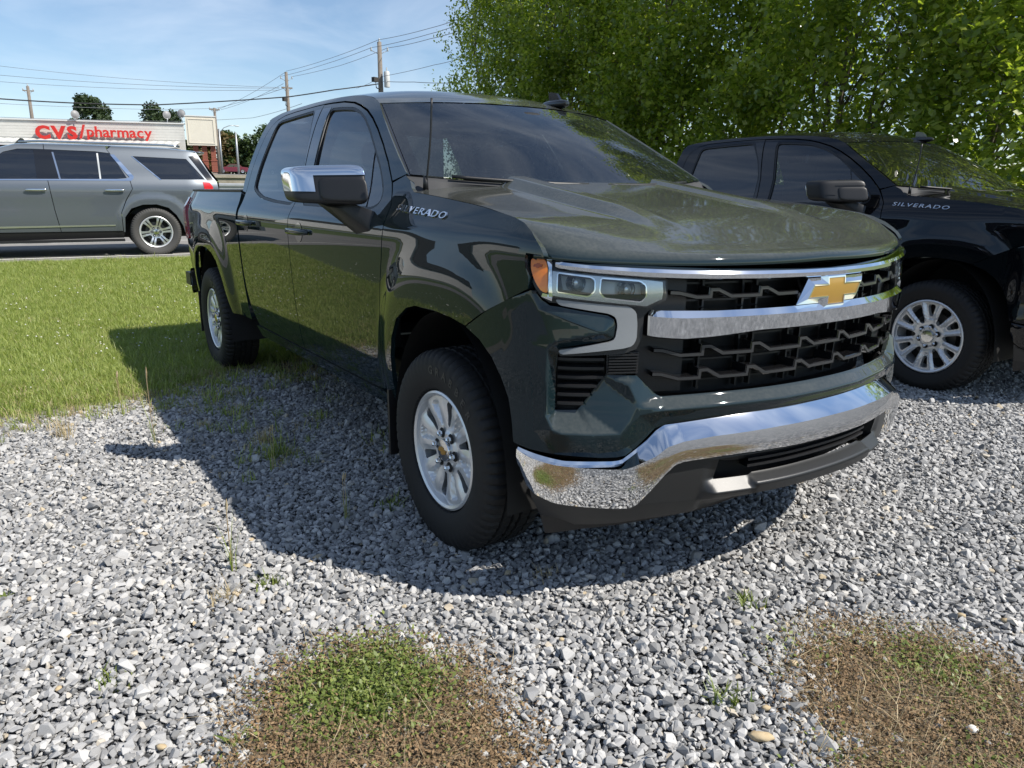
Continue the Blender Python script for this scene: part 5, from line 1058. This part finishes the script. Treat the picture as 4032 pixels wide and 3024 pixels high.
for (x, y, z), lb, a in (((-58.28, 3.02, 6.22), 'dusty satellite dish on the roof behind the red C V S letters', .3), ((-57.53, 8.64, 6.47), 'white satellite dish on the roof in front of the right pine', .2), ((-57.36, 9.50, 6.59), 'white satellite dish on the roof beside the sign box', -.5)):
    d = empty('satellite_dish', (x, y, 5.9), a, lb, 'satellite dish', 'dishes on the pharmacy roof'); R = .28
    pr = [(R*t, .11*t*t) for t in np.linspace(0.001, 1, 8)]; V = []
    m = MB().lathe([(r, -h) for r, h in pr]+[(R, -.10)], 24, 'x', (0, 0, z-5.9+.05)); m.build('dish', 'dish_white', d, True)
    MB().tube([(-.12, 0, -.2), (-.10, 0, z-5.9)], .03, 6).tube([(0.0, 0, z-6.2), (.28, 0, z-5.9)], .015, 5).build('mast', 'galvanised', d, True)
# retaining wall and guard rail
wl = empty('retaining_wall', (-25.8, 5, 1.1), 0, 'stained concrete retaining wall below the car park', 'wall')
loc(MB().add([(x, y, z) for x, y in ((-26.6, -30), (-23.6, 40)) for z in (.8, 1.80)]+[(x-.35, y, z) for x, y in ((-26.6, -30), (-23.6, 40)) for z in (.8, 1.80)], [(0, 2, 3, 1), (4, 5, 7, 6), (1, 3, 7, 5), (0, 1, 5, 4), (2, 6, 7, 3)]).build('wall_face', 'concrete'), wl, (-25.8, 5, 1.1))
loc(MB().add([(x+d, y, z) for x, y in ((-26.58, -30), (-23.58, 40)) for d in (-.42, .04) for z in (1.802, 1.90)], [(0, 4, 5, 1), (2, 3, 7, 6), (1, 5, 7, 3), (0, 2, 6, 4)]).build('wall_cap', 'concrete'), wl, (-25.8, 5, 1.1))
gr = empty('guard_rail', (-21.8, 3.6, .9), 0, 'pale steel guard rail beyond the road', 'guard rail'); sec = [(0, .155), (.04, .12), (.04, .07), (.0, .03), (.0, -.03), (.04, -.07), (.04, -.12), (0, -.155)]
loc(MB().grid(np.array([[(-21.85+.23*(y-3.6)*.4+a, y, 1.44+b) for y in (-30, 40)] for a, b in sec])).build('rail', 'galvanised', None), gr, (-21.8, 3.6, .9))
for y in range(-28, 40, 4): loc(MB().box((-21.93+.092*(y-3.6), y, 1.12), (.05, .06, .42)).build('rail_post', 'wood_pole'), gr, (-21.8, 3.6, .9))
# utility poles
def pole(top, base_z, r, label, parts=(), matl='wood_pole', name='utility_pole', cat='pole'):
    p = empty(name, (top[0], top[1], base_z), 0, label, cat); h = top[2]-base_z
    MB().tube([(0, 0, -.3), (0, 0, h*.5), (0, 0, h)], [r*1.25, r*1.1, r*.85], 12).build('pole_shaft', matl, p, True)
    for kind, a in parts:
        a = np.array(a)-np.array([top[0], top[1], base_z])
        if kind == 'arm': MB().box((0, 0, a[2]), (.05, abs(a[1]), .05)).build('crossarm', 'wood_pole', p); MB().tube([(0, a[1]*.8, a[2]), (0, 0, a[2]-.35)], .02, 5).tube([(0, -a[1]*.8, a[2]), (0, 0, a[2]-.35)], .02, 5).build('arm_brace', 'galvanised', p)
        if kind == 'ins': MB().lathe([(.001, -.09), (.05, -.09), (.035, -.03), (.055, 0), (.03, .05), (.05, .08), (.001, .13)], 10, 'z', tuple(a)).build('insulator', 'grey_can', p, True); MB().tube([tuple(a+[0, 0, -.05]), (a[0]*.3, a[1]*.3, a[2]-.2), (0, 0, a[2]-.25)], .018, 5).build('bracket', 'galvanised', p, True)
        if kind == 'can': MB().lathe([(.001, -.42), (.15, -.42), (.16, -.38), (.16, .34), (.13, .40), (.001, .42)], 18, 'z', tuple(a)).tube([tuple(a+[0, 0, .4]), tuple(a+[0, 0, .6])], .035, 6).build('transformer', 'grey_can', p, True, 50)
        if kind == 'flood': MB().tube([(0, 0, a[2]-.45), (a[0]*.8, a[1]*.8, a[2]-.4), tuple(a)], .03, 6).build('lamp_arm', 'wire_black', p, True); MB().box(tuple(a), (.10, .17, .12), rotz(.4)).build('flood_light', 'matte_dark', p)
    return p
pole((-38.48, 16.35, 9.31), 2.2, .135, 'nearest wooden utility pole with a white transformer can', [('ins', (-38.64, 15.93, 8.92)), ('ins', (-38.28, 16.74, 8.94)), ('ins', (-38.48, 16.35, 9.38)), ('can', (-38.1, 16.56, 7.38)), ('flood', (-38.1, 15.85, 7.30))])
pole((-56.45, 16.95, 9.92), 2.7, .13, 'wooden utility pole above the green truck rear roof with a flood light', [('ins', (-56.57, 16.57, 9.52)), ('ins', (-56.32, 17.33, 9.54)), ('arm', (-56.45, 17.35, 8.82)), ('flood', (-56.1, 16.62, 7.95))])
pole((-92.4, 2.05, 11.5), 3.3, .16, 'leaning-armed wooden pole behind the pharmacy roof at far left', [('arm', (-92.4, 2.55, 11.05)), ('ins', (-92.4, 1.6, 11.2)), ('ins', (-92.4, 2.5, 11.2)), ('ins', (-92.4, 2.05, 11.6))])
pole((-75.38, 16.08, 8.9), 3.0, .13, 'small wooden pole just right of the sign box', [('arm', (-75.38, 16.55, 8.75)), ('ins', (-75.38, 15.66, 8.85)), ('ins', (-75.38, 16.5, 8.85))])
pole((-70.13, 16.5, 6.42), 2.95, .085, 'bare grey light pole behind the maroon sedan', (), 'galvanised', 'light_pole', 'pole')
sl_ = empty('street_lamp', (-80.2, 17.5, 3.1), 0, 'curved-arm street lamp beside the sign box', 'street lamp')
MB().tube([(0, 0, 0), (0, 0, 4.3)], [.10, .07], 10).build('lamp_post', 'galvanised', sl_, True); MB().tube([(0, 0, 3.9), (.1, .45, 4.4), (.25, .95, 4.62), (.4, 1.5, 4.66)], .04, 6).build('lamp_arm', 'galvanised', sl_, True); MB().grid(rbox_pts((.42, 1.68, 4.62), (.09, .24, .06), 2.4, 16, 8), True).build('lamp_head', 'grey_can', sl_, True)
WIRES = [('a', [[-67.5, -.64, 10.1], [-56.62, 16.43, 8.82]], .012, 'topmost thin wire crossing the sky above the pharmacy'), ('b', [[-69.5, -.68, 9.7], [-57.57, 16.73, 8.89]], .014, 'second thin wire from the top above the pharmacy'), ('c', [[-72.5, -.68, 9.56], [-58.53, 17.02, 8.87]], .014, 'third thin wire from the top above the pharmacy'),
 ('d', [[-45.5, -30, 6.6], [-41.51, -1.46, 5.43], [-41.33, 1.7, 5.43], [-40.89, 5.12, 5.54], [-39.31, 11.43, 6.22], [-38.52, 13.64, 6.65], [-38.5, 16.2, 7.15]], .030, 'thick drooping black cable running to the transformer pole'), ('e', [[-77.5, -.81, 8.36], [-76.55, 10.1, 8.5], [-75.34, 16.22, 8.86], [-56.47, 16.88, 8.84]], .016, 'wire passing in front of both pine tops'), ('f', [[-82.51, -.87, 7.63], [-80.9, 14.21, 7.97], [-76.46, 19.86, 8.3], [-56.13, 17.91, 7.75]], .018, 'low wire just above the pharmacy parapet'),
 ('g', [[-75.34, 16.21, 8.69], [-56.47, 16.89, 9.9]], .013, 'wire rising from the small pole to the flood light pole top'), ('h', [[-75.23, 16.66, 8.77], [-56.52, 16.73, 9.11]], .013, 'lower wire between the small pole and the flood light pole'),
 ('i', [[-56.45, 16.95, 9.98], [-46.88, 16.6, 9.55], [-38.48, 16.32, 9.42], [-29.29, 14.6, 8.35], [-24.29, 13.31, 7.77], [-10, 9.5, 7.0]], .013, 'top wire from the transformer pole towards the trees'), ('j', [[-56.57, 16.57, 9.6], [-46.88, 16.3, 9.2], [-38.64, 15.93, 9.0], [-29.3, 14.6, 8.12], [-24.29, 13.31, 7.58], [-10, 9.6, 6.8]], .013, 'middle wire from the transformer pole towards the trees'), ('k', [[-56.32, 17.33, 9.62], [-46.66, 17.3, 9.2], [-38.28, 16.74, 9.02], [-29.3, 14.6, 7.92], [-24.29, 13.31, 7.35], [-10, 9.7, 6.6]], .013, 'lowest of three wires from the transformer pole towards the trees'),
 ('l', [[-52.83, 20.94, 8.73], [-38.43, 16.42, 7.55], [-30.97, 15.71, 7.16], [-26.02, 14.31, 6.68], [-14, 11, 6.0]], .012, 'faint wire slanting behind the transformer'), ('m', [[-38.4, 16.49, 7.29], [-34.99, 16.64, 6.91], [-28.73, 15.63, 6.12], [-16, 12, 5.6]], .016, 'service wire leaving the transformer pole at roof height')]
for k, pts, r, lb in WIRES:
    pp = [np.array(p, float) for p in pts]; out_ = []
    for a, b in zip(pp[:-1], pp[1:]):
        ln = np.linalg.norm(b-a); sag = 0.004*ln if len(pp) > 2 else .010*ln
        for t in np.linspace(0, 1, 10)[:-1]: out_.append(a+(b-a)*t-np.array([0, 0, sag*4*t*(1-t)]))
    out_.append(pp[-1]); tag(MB().tube(out_, r, 5).build('overhead_wire', 'wire_black' if r > .02 else 'wire_grey', None, True), lb, 'wire', 'overhead wires')
# white sided house across the lawn, seen only mirrored in the truck's flank
hs_ = empty('sided_house', (-34, -20, 1.9), .35, 'white sided house left of the picture, mirrored in the truck doors', 'building')
for k in range(22): MB().add([(0, -9, .3+k*.16), (0, 9, .3+k*.16), (.03, 9, .3+k*.16), (.03, -9, .3+k*.16), (0, -9, .46+k*.16), (0, 9, .46+k*.16)], [(0, 1, 2, 3), (3, 2, 5, 4)]).build('siding_board', 'white_metal', hs_)
MB().box((-4, 0, 1.9), (3.98, 9, 1.9)).build('wall', 'white_metal', hs_); MB().add([(.4, -9.4, 3.75), (.4, 9.4, 3.75), (-4, 9.4, 5.6), (-4, -9.4, 5.6), (-8.4, 9.4, 3.75), (-8.4, -9.4, 3.75)], [(0, 1, 2, 3), (3, 2, 4, 5)]).build('roof', 'matte_dark', hs_)

# ------------------------------------------------------------------ sport utility vehicle on the road
def suv(pos, rz):
    root = empty('sport_utility_vehicle', pos, rz, 'grey metallic sport utility vehicle with tinted windows driving past on the road', 'SUV')
    pf = nspline([.25, .42, .6, .9, 1.12, 1.20, 1.28, 1.35, 1.5, 1.7, 1.80, 1.87, 1.90], [.90, .95, .975, .99, 1.0, .992, .965, .935, .885, .815, .765, .70, .65])
    def Wv(x, z):
        r = ((np.abs(x)/.47)**2.6+(np.maximum(z-.38, 0)/.52)**2.6)**(1/2.6); r2 = ((np.abs(x-3.07)/.47)**2.6+(np.maximum(z-.38, 0)/.52)**2.6)**(1/2.6)
        return pf(z)+.02*sst((1.4-r)/.3)+.02*sst((1.4-r2)/.3)-.10*sst((-.55-x)/.75)-.16*sst((x-3.3)/.8)
    def Sv(sg, e=0.): return lambda x, z: np.stack([x, sg*(Wv(x, z)+e), z], 1)
    arch = lambda xc: [(xc+a, z) for a, z in ((-.475, .40), (-.45, .52), (-.36, .70), (-.24, .83), (-.05, .89), (.17, .885), (.36, .82), (.47, .67), (.49, .42))]
    win = [[(2.50, 1.29), (2.33, 1.56), (2.12, 1.72), (1.92, 1.775), (1.69, 1.78), (1.69, 1.288)], [(1.43, 1.775), (1.37, 1.288), (.73, 1.292), (.37, 1.33), (.57, 1.74), (.80, 1.765)], [(.24, 1.70), (-.62, 1.675), (-.90, 1.32), (-.165, 1.315)]]
    for sg in (1, -1):
        hs = (0, sg, 0)
        q = panel('quarter_panel', arch(0)[::-1][-1:]+[(-.475, .40), (-1.02, .48), (-1.13, .62), (-1.14, 1.0), (-1.10, 1.28), (-.98, 1.45), (-.80, 1.80), (-.3, 1.845), (.55, 1.86), (.62, 1.80), (.33, 1.34), (.30, 1.15), (.42, .95), (.51, .75), (.515, .42)]+arch(0)[::-1][:-1], Sv(sg), GREYP, root, [win[2]], .05, .02, hs)
        d2 = panel('rear_door', [(.525, .44), (.52, .75), (.43, .96), (.31, 1.15), (.34, 1.34), (.63, 1.80), (.64, 1.855), (1.545, 1.862), (1.545, 1.3), (1.50, .80), (1.45, .44)], Sv(sg), GREYP, root, [win[1]], .05, .02, hs)
        d1 = panel('front_door', [(1.46, .44), (1.51, .80), (1.555, 1.3), (1.555, 1.862), (1.95, 1.845), (2.20, 1.77), (2.42, 1.62), (2.62, 1.36), (2.60, .9), (2.55, .44)], Sv(sg), GREYP, root, [win[0]], .05, .02, hs)
        panel('front_fender', [(2.56, .42), (2.61, .9), (2.63, 1.33), (3.2, 1.24), (3.95, 1.14), (4.0, .9), (4.0, .5), (3.60, .42)]+arch(3.07)[::-1], Sv(sg), GREYP, root, (), .06, .02, hs)
        for d, w_ in ((q, win[2]), (d2, win[1]), (d1, win[0])): panel('window_glass', w_, Sv(sg, -.008), 'privacy_glass', d, (), .1, 0, hs)
        panel('pillar_trim', [(1.70, 1.29), (1.70, 1.78), (1.425, 1.777), (1.37, 1.29)], Sv(sg, .003), 'gloss_black', d1, (), .08, .004, hs)
        for a in (1.43, .775): panel('window_divider', [(a-.012-.06*(a > 1), 1.30), (a+.012-.06*(a > 1), 1.30), (a+.014, 1.735), (a-.012, 1.735)], Sv(sg, .004), 'satin_chrome' if a > 1 else 'galvanised', d2, (), .08, .003, hs)
        panel('chrome_window_line', [(2.6, 1.285), (2.6, 1.268), (.31, 1.285), (.27, 1.32), (.26, 1.36), (.52, 1.72), (.585, 1.72), (.33, 1.345), (.40, 1.315)], Sv(sg, .005), 'chrome', d2, (), .05, .006, hs)
        panel('chrome_quarter_line', [(.262, 1.70), (.243, 1.70), (-.17, 1.312), (-.15, 1.305)], Sv(sg, .004), 'chrome', q, (), .05, .004, hs)
        panel('chrome_sill_strip', [(2.5, .505), (.63, .525), (.63, .545), (2.5, .535)], Sv(sg, .010), 'bright_alloy', d2, (), .08, .012, hs)
        panel('sill_cladding', [(2.58, .43), (.50, .43), (.52, .32), (2.56, .30)], Sv(sg, -.01), 'black_plastic', root, (), .08, .02, hs)
        rb_ = MB().box((1.53, sg*.98, .285), (1.02, .05, .022)).build('running_board', 'black_plastic', root)
        panel('rear_glass_wrap', [(-.665, 1.72), (-.80, 1.74), (-1.05, 1.31), (-.935, 1.31)], Sv(sg, .004), 'gloss_black', q, (), .06, .006, hs)
        panel('tail_lamp', [(-.85, 1.285), (-.97, 1.27), (-1.02, 1.20), (-1.02, 1.10), (-.93, 1.10), (-.87, 1.14)], Sv(sg, .006), 'red_lens', root, (), .04, .02, hs)
        for hx in (1.735, .585):
            Q = rbox_pts((0, 0, 0), (.155, .016, .022), 3, 24, 10); X = Q[..., 0]+hx; Z = Q[..., 2]+1.125; hd = MB().grid(np.stack([X, sg*(Wv(X.ravel(), Z.ravel()).reshape(X.shape)+.03+Q[..., 1]), Z], -1), True).build('door_handle', 'satin_chrome', d1 if hx > 1 else d2, True)
        if sg > 0: panel('fuel_door', [(-.42+.115*math.cos(t)*(abs(math.cos(t))+.001)**-.45, 1.02+.095*math.sin(t)*(abs(math.sin(t))+.001)**-.45) for t in np.linspace(0, 2*math.pi, 28, endpoint=False)], Sv(sg, .0015), GREYP, q, (), .06, .006, hs)
        rr = MB(); xs_ = np.linspace(-.55, 1.9, 24); rr.tube([(x, sg*.665, 1.888+.022*min(1, (x+.55)*4, (1.9-x)*4)) for x in xs_], .018, 8).build('roof_rail', 'satin_chrome', root, True)
        for xc in (0, 3.07):
            t = np.linspace(-.1, math.pi+.1, 18); A = np.array([[(xc+.50*math.cos(p), sg*w_, .40+.52*math.sin(p)) for p in t] for w_ in (.5, .965)]); MB().grid(A).add([(xc, sg*.5, .4)]+[(xc+.5*math.cos(p), sg*.5, .4+.52*math.sin(p)) for p in t], [(0, i+1, i+2) for i in range(17)]).build('wheel_arch_liner', 'dark', root)
    v, f = text_mesh('DENALI', .075, .003, .001, 0, 'LEFT', 1.5); X = 2.80-v[:, 0]*1.25; Z = .775+v[:, 1]*.62; mesh_obj('nameplate', np.stack([X, Wv(X, Z)+.004+v[:, 2], Z], 1), f, 'chrome', root)
    xs_ = np.linspace(-.80, 2.2, 30); ze = np.interp(xs_, [-.80, -.3, .55, 1.6, 1.95, 2.2], [1.80, 1.845, 1.86, 1.862, 1.845, 1.77]); ts = np.linspace(-1, 1, 21)
    MB().grid(np.array([[(x, t*float(pf(z)), z+.035*(1-t**4)) for t in ts] for x, z in zip(xs_, ze)])).build('roof', GREYP, root, True)
    MB().grid(np.array([[(2.2+.42*k+.10*(1-t*t), t*(.80+.10*k), 1.80-.42*k+.04*(1-t*t)) for t in ts] for k in np.linspace(0, 1, 8)])).build('windshield', 'privacy_glass', root, True)
    MB().grid(np.array([[(2.62+1.38*k+.12*(1-t*t)*k, t*(.95-.10*k), 1.36-.20*k-.06*k**6+.05*(1-t*t)) for t in ts] for k in np.linspace(0, 1, 12)])).build('hood', GREYP, root, True)
    MB().box((3.98, 0, .78), (.06, .80, .34)).build('grille', 'gloss_black', root); MB().box((4.03, 0, .46), (.05, .84, .12)).build('front_bumper', GREYP, root)
    MB().grid(np.array([[(-.80-.34*k-.02*(1-t*t), t*(.74+.16*k), 1.80-.52*k) for t in ts] for k in np.linspace(0, 1, 6)])).build('rear_glass', 'privacy_glass', root, True)
    MB().grid(np.array([[(-1.13, t*.90, z) for t in ts] for z in (1.28, .9, .45)])).build('tailgate', GREYP, root, True); MB().box((-1.12, 0, .52), (.06, .86, .12)).build('rear_bumper', GREYP, root)
    MB().grid(rbox_pts((-.86, 0, 1.80), (.14, .66, .025), 3, 28, 8), True).build('roof_spoiler', GREYP, root, True)
    MB().prism([(2.02, 1.86), (1.80, 1.90), (1.86, 1.975), (1.90, 1.985), (1.96, 1.93)], 'y', -.02, .02).build('roof_fin_antenna', 'gloss_black', root)
    MB().box((1.5, 0, .45), (2.3, .6, .14)).build('underbody', 'dark', root); MB().box((1.2, 0, 1.0), (1.9, .80, .28)).build('cabin_interior', 'dark', root)
    pw = wheel('split6', 1)
    for ch in list(pw.children):
        if ch.name.startswith('tyre'): ch.data.materials[0] = M['road_rubber']
    for i, (x, sg) in enumerate(((0, 1), (3.07, 1), (0, -1), (3.07, -1))):
        w_ = pw if i == 0 else copy_tree(pw); w_.parent = root; w_.location = (x, sg*.865, .413); w_.rotation_euler = (0, .35, math.pi if sg > 0 else 0); w_.scale = (1.03, 1.0, 1.03)
    return root
suv((-13.28, .09, .250), math.radians(-90-5))

def car(name, pos, rz, paint_, label, prof, roofz, L_, wheel_x):
    """small far saloon or hatch: rounded body, cabin, panes, wheels"""
    root = empty(name, pos, rz, label, 'car'); ts = np.linspace(-1, 1, 13)
    xs_ = np.linspace(0, 1, 40); top = np.interp(xs_, [p[0] for p in prof], [p[1] for p in prof])
    P_ = []
    for x, z in zip(xs_, top):
        e = 1-.12*abs(2*x-1)**6; P_.append([(L_*(x-.5), .88*e*math.copysign(1, t)*(abs(t)**.35), .28+(z-.28)*(1-abs(t)**5)**.5) for t in ts])
    MB().grid(np.array(P_)).build('body', paint_, root, True)
    for sg in (-1, 1):
        MB().prism([(-L_*.30, .90), (-L_*.20, roofz-.06), (L_*.08, roofz-.04), (L_*.24, .92)], 'y', sg*.60, sg*.70).build('cabin_side', paint_, root)
        for a, b, c, d in ((-.26, -.185, -.06, -.05), (-.04, -.04, .065, .19)): MB().prism([(L_*a, .94), (L_*b, roofz-.13), (L_*c, roofz-.11), (L_*d, .95)], 'y', sg*.70, sg*.71).build('window_glass', 'privacy_glass', root)
        MB().tube([(-L_*.485, sg*.6, .70), (-L_*.49, sg*.8, .70)], .07, 6).build('tail_lamp', 'red_lens', root)
        for x in wheel_x:
            w_ = bpy.data.objects.new('wheel', None); COL.objects.link(w_); w_.parent = root; w_.location = (x, sg*.78, .31)
            MB().lathe([(.20, .10), (.30, .09), (.315, 0), (.30, -.09), (.20, -.10)], 24).build('tyre', 'rubber', w_, True); MB().lathe([(.001, sg*.085), (.12, sg*.09), (.21, sg*.10)], 20).build('rim', 'bright_alloy', w_, True)
    MB().grid(np.array([[(L_*x, .62*t, z-.03*t*t) for t in ts] for x, z in ((-.30, .92), (-.20, roofz-.04), (-.06, roofz), (.08, roofz-.02), (.25, .93))])).build('roof_and_screens', 'gloss_black', root, True)
    MB().grid(np.array([[(L_*x, .62*t, z-.02*t*t) for t in ts] for x, z in ((-.19, roofz-.02), (-.06, roofz+.015), (.07, roofz))])).build('roof', paint_, root, True)
    return root
car('sedan', (-118.5, 28.2, 3.84), math.radians(-104), REDP, 'maroon sedan in the far car park behind the brick pillars', [(0, .55), (.03, .88), (.2, .98), (.5, .96), (.75, .95), (.95, .80), (1, .5)], 1.42, 4.7, (-1.35, 1.4))
car('hatchback', (-96, 27.0, 3.27), math.radians(-150), DARKP, 'dark bronze car half hidden by the green truck cab', [(0, .6), (.03, 1.0), (.3, 1.05), (.6, 1.0), (.8, .98), (.96, .8), (1, .5)], 1.60, 4.5, (-1.3, 1.35))
# ------------------------------------------------------------------ trees
def leaf_quads(C, size, rng, up=.75):
    """one diamond leaf per centre"""
    n = len(C); d = rng.normal(size=(n, 3)); d[:, 2] = d[:, 2]*.6-.15; d /= np.linalg.norm(d, axis=1)[:, None]; q = rng.normal(size=(n, 3))+np.array([0, 0, up*2]); s = np.cross(d, q); s /= np.linalg.norm(s, axis=1)[:, None]+1e-9
    L_ = (size*rng.uniform(.7, 1.3, n))[:, None]; V = np.stack([C-d*L_*.5, C+s*L_*.30, C+d*L_*.5, C-s*L_*.30], 1).reshape(-1, 3); return V
def leaf_mesh(name, V, material):
    n = len(V)//4; me = bpy.data.meshes.new(name); me.vertices.add(4*n); me.vertices.foreach_set('co', V.astype(np.float32).ravel()); me.loops.add(4*n); me.loops.foreach_set('vertex_index', np.arange(4*n, dtype=np.int32)); me.polygons.add(n); me.polygons.foreach_set('loop_start', np.arange(0, 4*n, 4, dtype=np.int32)); me.update(calc_edges=True); me.materials.append(M[material]); return me
def myrtle(seed, H=7.8, R=2.15, n_stem=7, shoots=215):
    """many-stemmed tree with leafy sprays on a ragged shell: returns trunk MB and leaf centres"""
    r = np.random.default_rng(seed); tr = MB(); stems = []
    for i in range(n_stem):
        a = 6.283*i/n_stem+r.normal(0, .3); lean = r.uniform(.08, .24); h = H*r.uniform(.70, .96); b = np.array([.16*math.cos(a), .16*math.sin(a), -.05]); pts = []
        for t in np.linspace(0, 1, 9): pts.append(b+np.array([math.cos(a), math.sin(a), 0])*(lean*h*t**1.3)+np.array([r.normal(0, .05), r.normal(0, .05), h*t]))
        tr.tube(pts, [.038*(1-.85*t)+.005 for t in np.linspace(0, 1, 9)], 7); stems.append(pts)
    lob = [(r.uniform(0, 6.28), r.uniform(.05, 1), r.uniform(.75, 1.2)) for _ in range(16)]; C = []
    for _ in range(shoots):
        if r.random() < .75: a, f, k = lob[r.integers(16)]; az = a+r.normal(0, .33); f = np.clip(f+r.normal(0, .07), .03, 1.0)
        else: az = r.uniform(0, 6.28); f = r.uniform(.03, 1); k = .95
        rad = R*k*(.62+.62*math.sin(math.pi*min(1, f*.86+.12)))*r.uniform(.35, 1.0)**.55*(1 if f < .8 else .8); z = .35+f*(H-.3)
        tip = np.array([rad*math.cos(az), rad*math.sin(az), z+r.normal(0, .15)]); st = stems[int(((az % 6.283)/6.283)*n_stem) % n_stem]; k0 = min(8, max(0, int((z-.5)/H*8))); p = st[k0]; m1 = (p+tip)/2+np.array([0, 0, .12])
        if r.random() < .5: tr.tube([p, m1, tip], [.009, .006, .002], 5)
        d = tip-p; d /= np.linalg.norm(d)+1e-9; n = int(r.uniform(70, 170)); t = r.uniform(-.65, .45, n); side = r.normal(0, 1, (14, 3)); j = r.integers(0, 14, n)
        C.append(tip+d*t[:, None]+side[j]*(.23+.06*np.abs(t))[:, None]*r.uniform(.2, 1, n)[:, None]+r.normal(0, .05, (n, 3)))
    C = np.vstack(C); return tr, C[C[:, 2] > .12], r
MY = []
for sd in (21, 22, 23, 24):
    tr, C, r = myrtle(sd); tm = tr.build('trunk', 'bark', None, True); cm = bpy.data.objects.new('crown', leaf_mesh('crown', leaf_quads(C, .110, r), 'myrtle_leaf')); MY.append((tm.data, cm.data)); bpy.data.objects.remove(tm); bpy.data.objects.remove(cm)
ROW = [(-15.1, 9.0, .90, 0), (-13.5, 9.3, 1.0, 1), (-11.9, 8.9, 1.06, 2), (-10.2, 9.3, 1.10, 3), (-8.4, 8.8, 1.06, 0), (-6.6, 9.2, 1.10, 1), (-4.9, 8.7, 1.06, 2), (-3.1, 9.1, 1.12, 3), (-1.2, 8.8, 1.06, 1)]
ROWL = ['leftmost leafy tree whose twigs reach into the open sky', 'leafy tree second from the open sky', 'leafy tree directly behind the roof fin of the green truck', 'leafy tree above the far windshield corner of the green truck', 'leafy tree over the gap between the two trucks', 'leafy tree behind the rear window of the black truck', 'leafy tree behind the front door of the black truck', 'leafy tree behind the windshield of the black truck', 'rightmost leafy tree at the picture edge']
for (x, y, s, k), lb in zip(ROW, ROWL):
    t = empty('crape_myrtle_tree', (x, y, float(Tz(x, y))), (math.pi if RNG.random() < .5 else 0)+RNG.uniform(-.3, .3), lb, 'tree', 'row of leafy trees behind the trucks'); t.scale = (s, s*.72, s)
    for nm, dt in (('trunk', MY[k][0]), ('crown', MY[k][1])): o = bpy.data.objects.new(nm, dt); COL.objects.link(o); o.parent = t
def lump_tree(name, loc, h, rad, trunk_h, label, material, seed, leaves=2600, leaf=.5, group=None, squash=1.0):
    r = np.random.default_rng(seed); t = empty(name, loc, 0, label, 'tree', group); MB().tube([(0, 0, -.3), (r.normal(0, .1), 0, trunk_h*.6), (0, 0, h*.8)], [.05*h*.45, .04*h*.45, .02], 8).build('trunk', 'bark', t, True)
    C = []; nl = 26
    for i in range(nl):
        zc = trunk_h+(h-trunk_h)*r.uniform(.05, .95); f = (zc-trunk_h)/(h-trunk_h); rr = rad*math.sqrt(max(.05, 1-(2*f-.85)**2*.75))*r.uniform(.35, .8); a = r.uniform(0, 6.28); c = np.array([rr*math.cos(a), rr*math.sin(a), zc]); q = r.normal(size=(leaves//nl, 3)); q /= np.linalg.norm(q, axis=1)[:, None]; C.append(c+q*rad*.34*r.uniform(.6, 1.1, (len(q), 1))*np.array([1, 1, squash]))
    o = bpy.data.objects.new('crown', leaf_mesh('crown', leaf_quads(np.vstack(C), leaf, r), material)); COL.objects.link(o); o.parent = t
lump_tree('pine_tree', (-107, 9.0, 3.2), 8.7, 3.0, 3.6, 'left round-headed pine tree above the pharmacy sign', 'pine_leaf', 1, 5200, .42)
lump_tree('pine_tree', (-106, 16.2, 3.2), 9.0, 2.9, 3.4, 'right pine tree behind the roof dishes', 'pine_leaf', 2, 5200, .42)
far = [(-124, 27.5, 6.2, 3.6, 'rust_leaf', 'rust-tinged tree right of the brick pillars'), (-124, 30.2, 6.0, 3.0, 'far_leaf', 'low green tree behind the bare light pole'), (-122, 33.8, 7.2, 3.8, 'far_leaf', 'tall rounded tree against the green truck cab'), (-128, 37.5, 7.4, 4.0, 'far_leaf', 'green tree farthest right beyond the car park'), (-127, 25.0, 5.2, 3.2, 'far_leaf', 'green tree showing between the brick pillars'), (-130, 31.8, 7.0, 3.4, 'far_leaf', 'green tree behind the maroon sedan roof')]
for i, (x, y, h, rad, mt, lb) in enumerate(far): lump_tree('leafy_tree', (x, y, 3.6), h, rad, .6, lb, mt, 60+i, 4200, .55, 'trees beyond the car park', .85)
# ------------------------------------------------------------------ the two pickup trucks
pickup('pickup_truck', ((0, 0, 0), 0), dict(paint=GREEN, cap='chrome', wheel='spoke6', spin=(.15, .5), ws='windshield', near=True, label='dark green pickup truck with chrome bumper and gold bowtie on the gravel'))
pickup('pickup_truck', ((-.225, 4.13, .0), -.0577), dict(paint=BLACKP, cap='black_plastic', wheel='split12', spin=(.0, .5), ws='windshield_clean', near=False, bumper=BLACKP, step=.05, label='black pickup truck parked beyond the green one under the trees'))
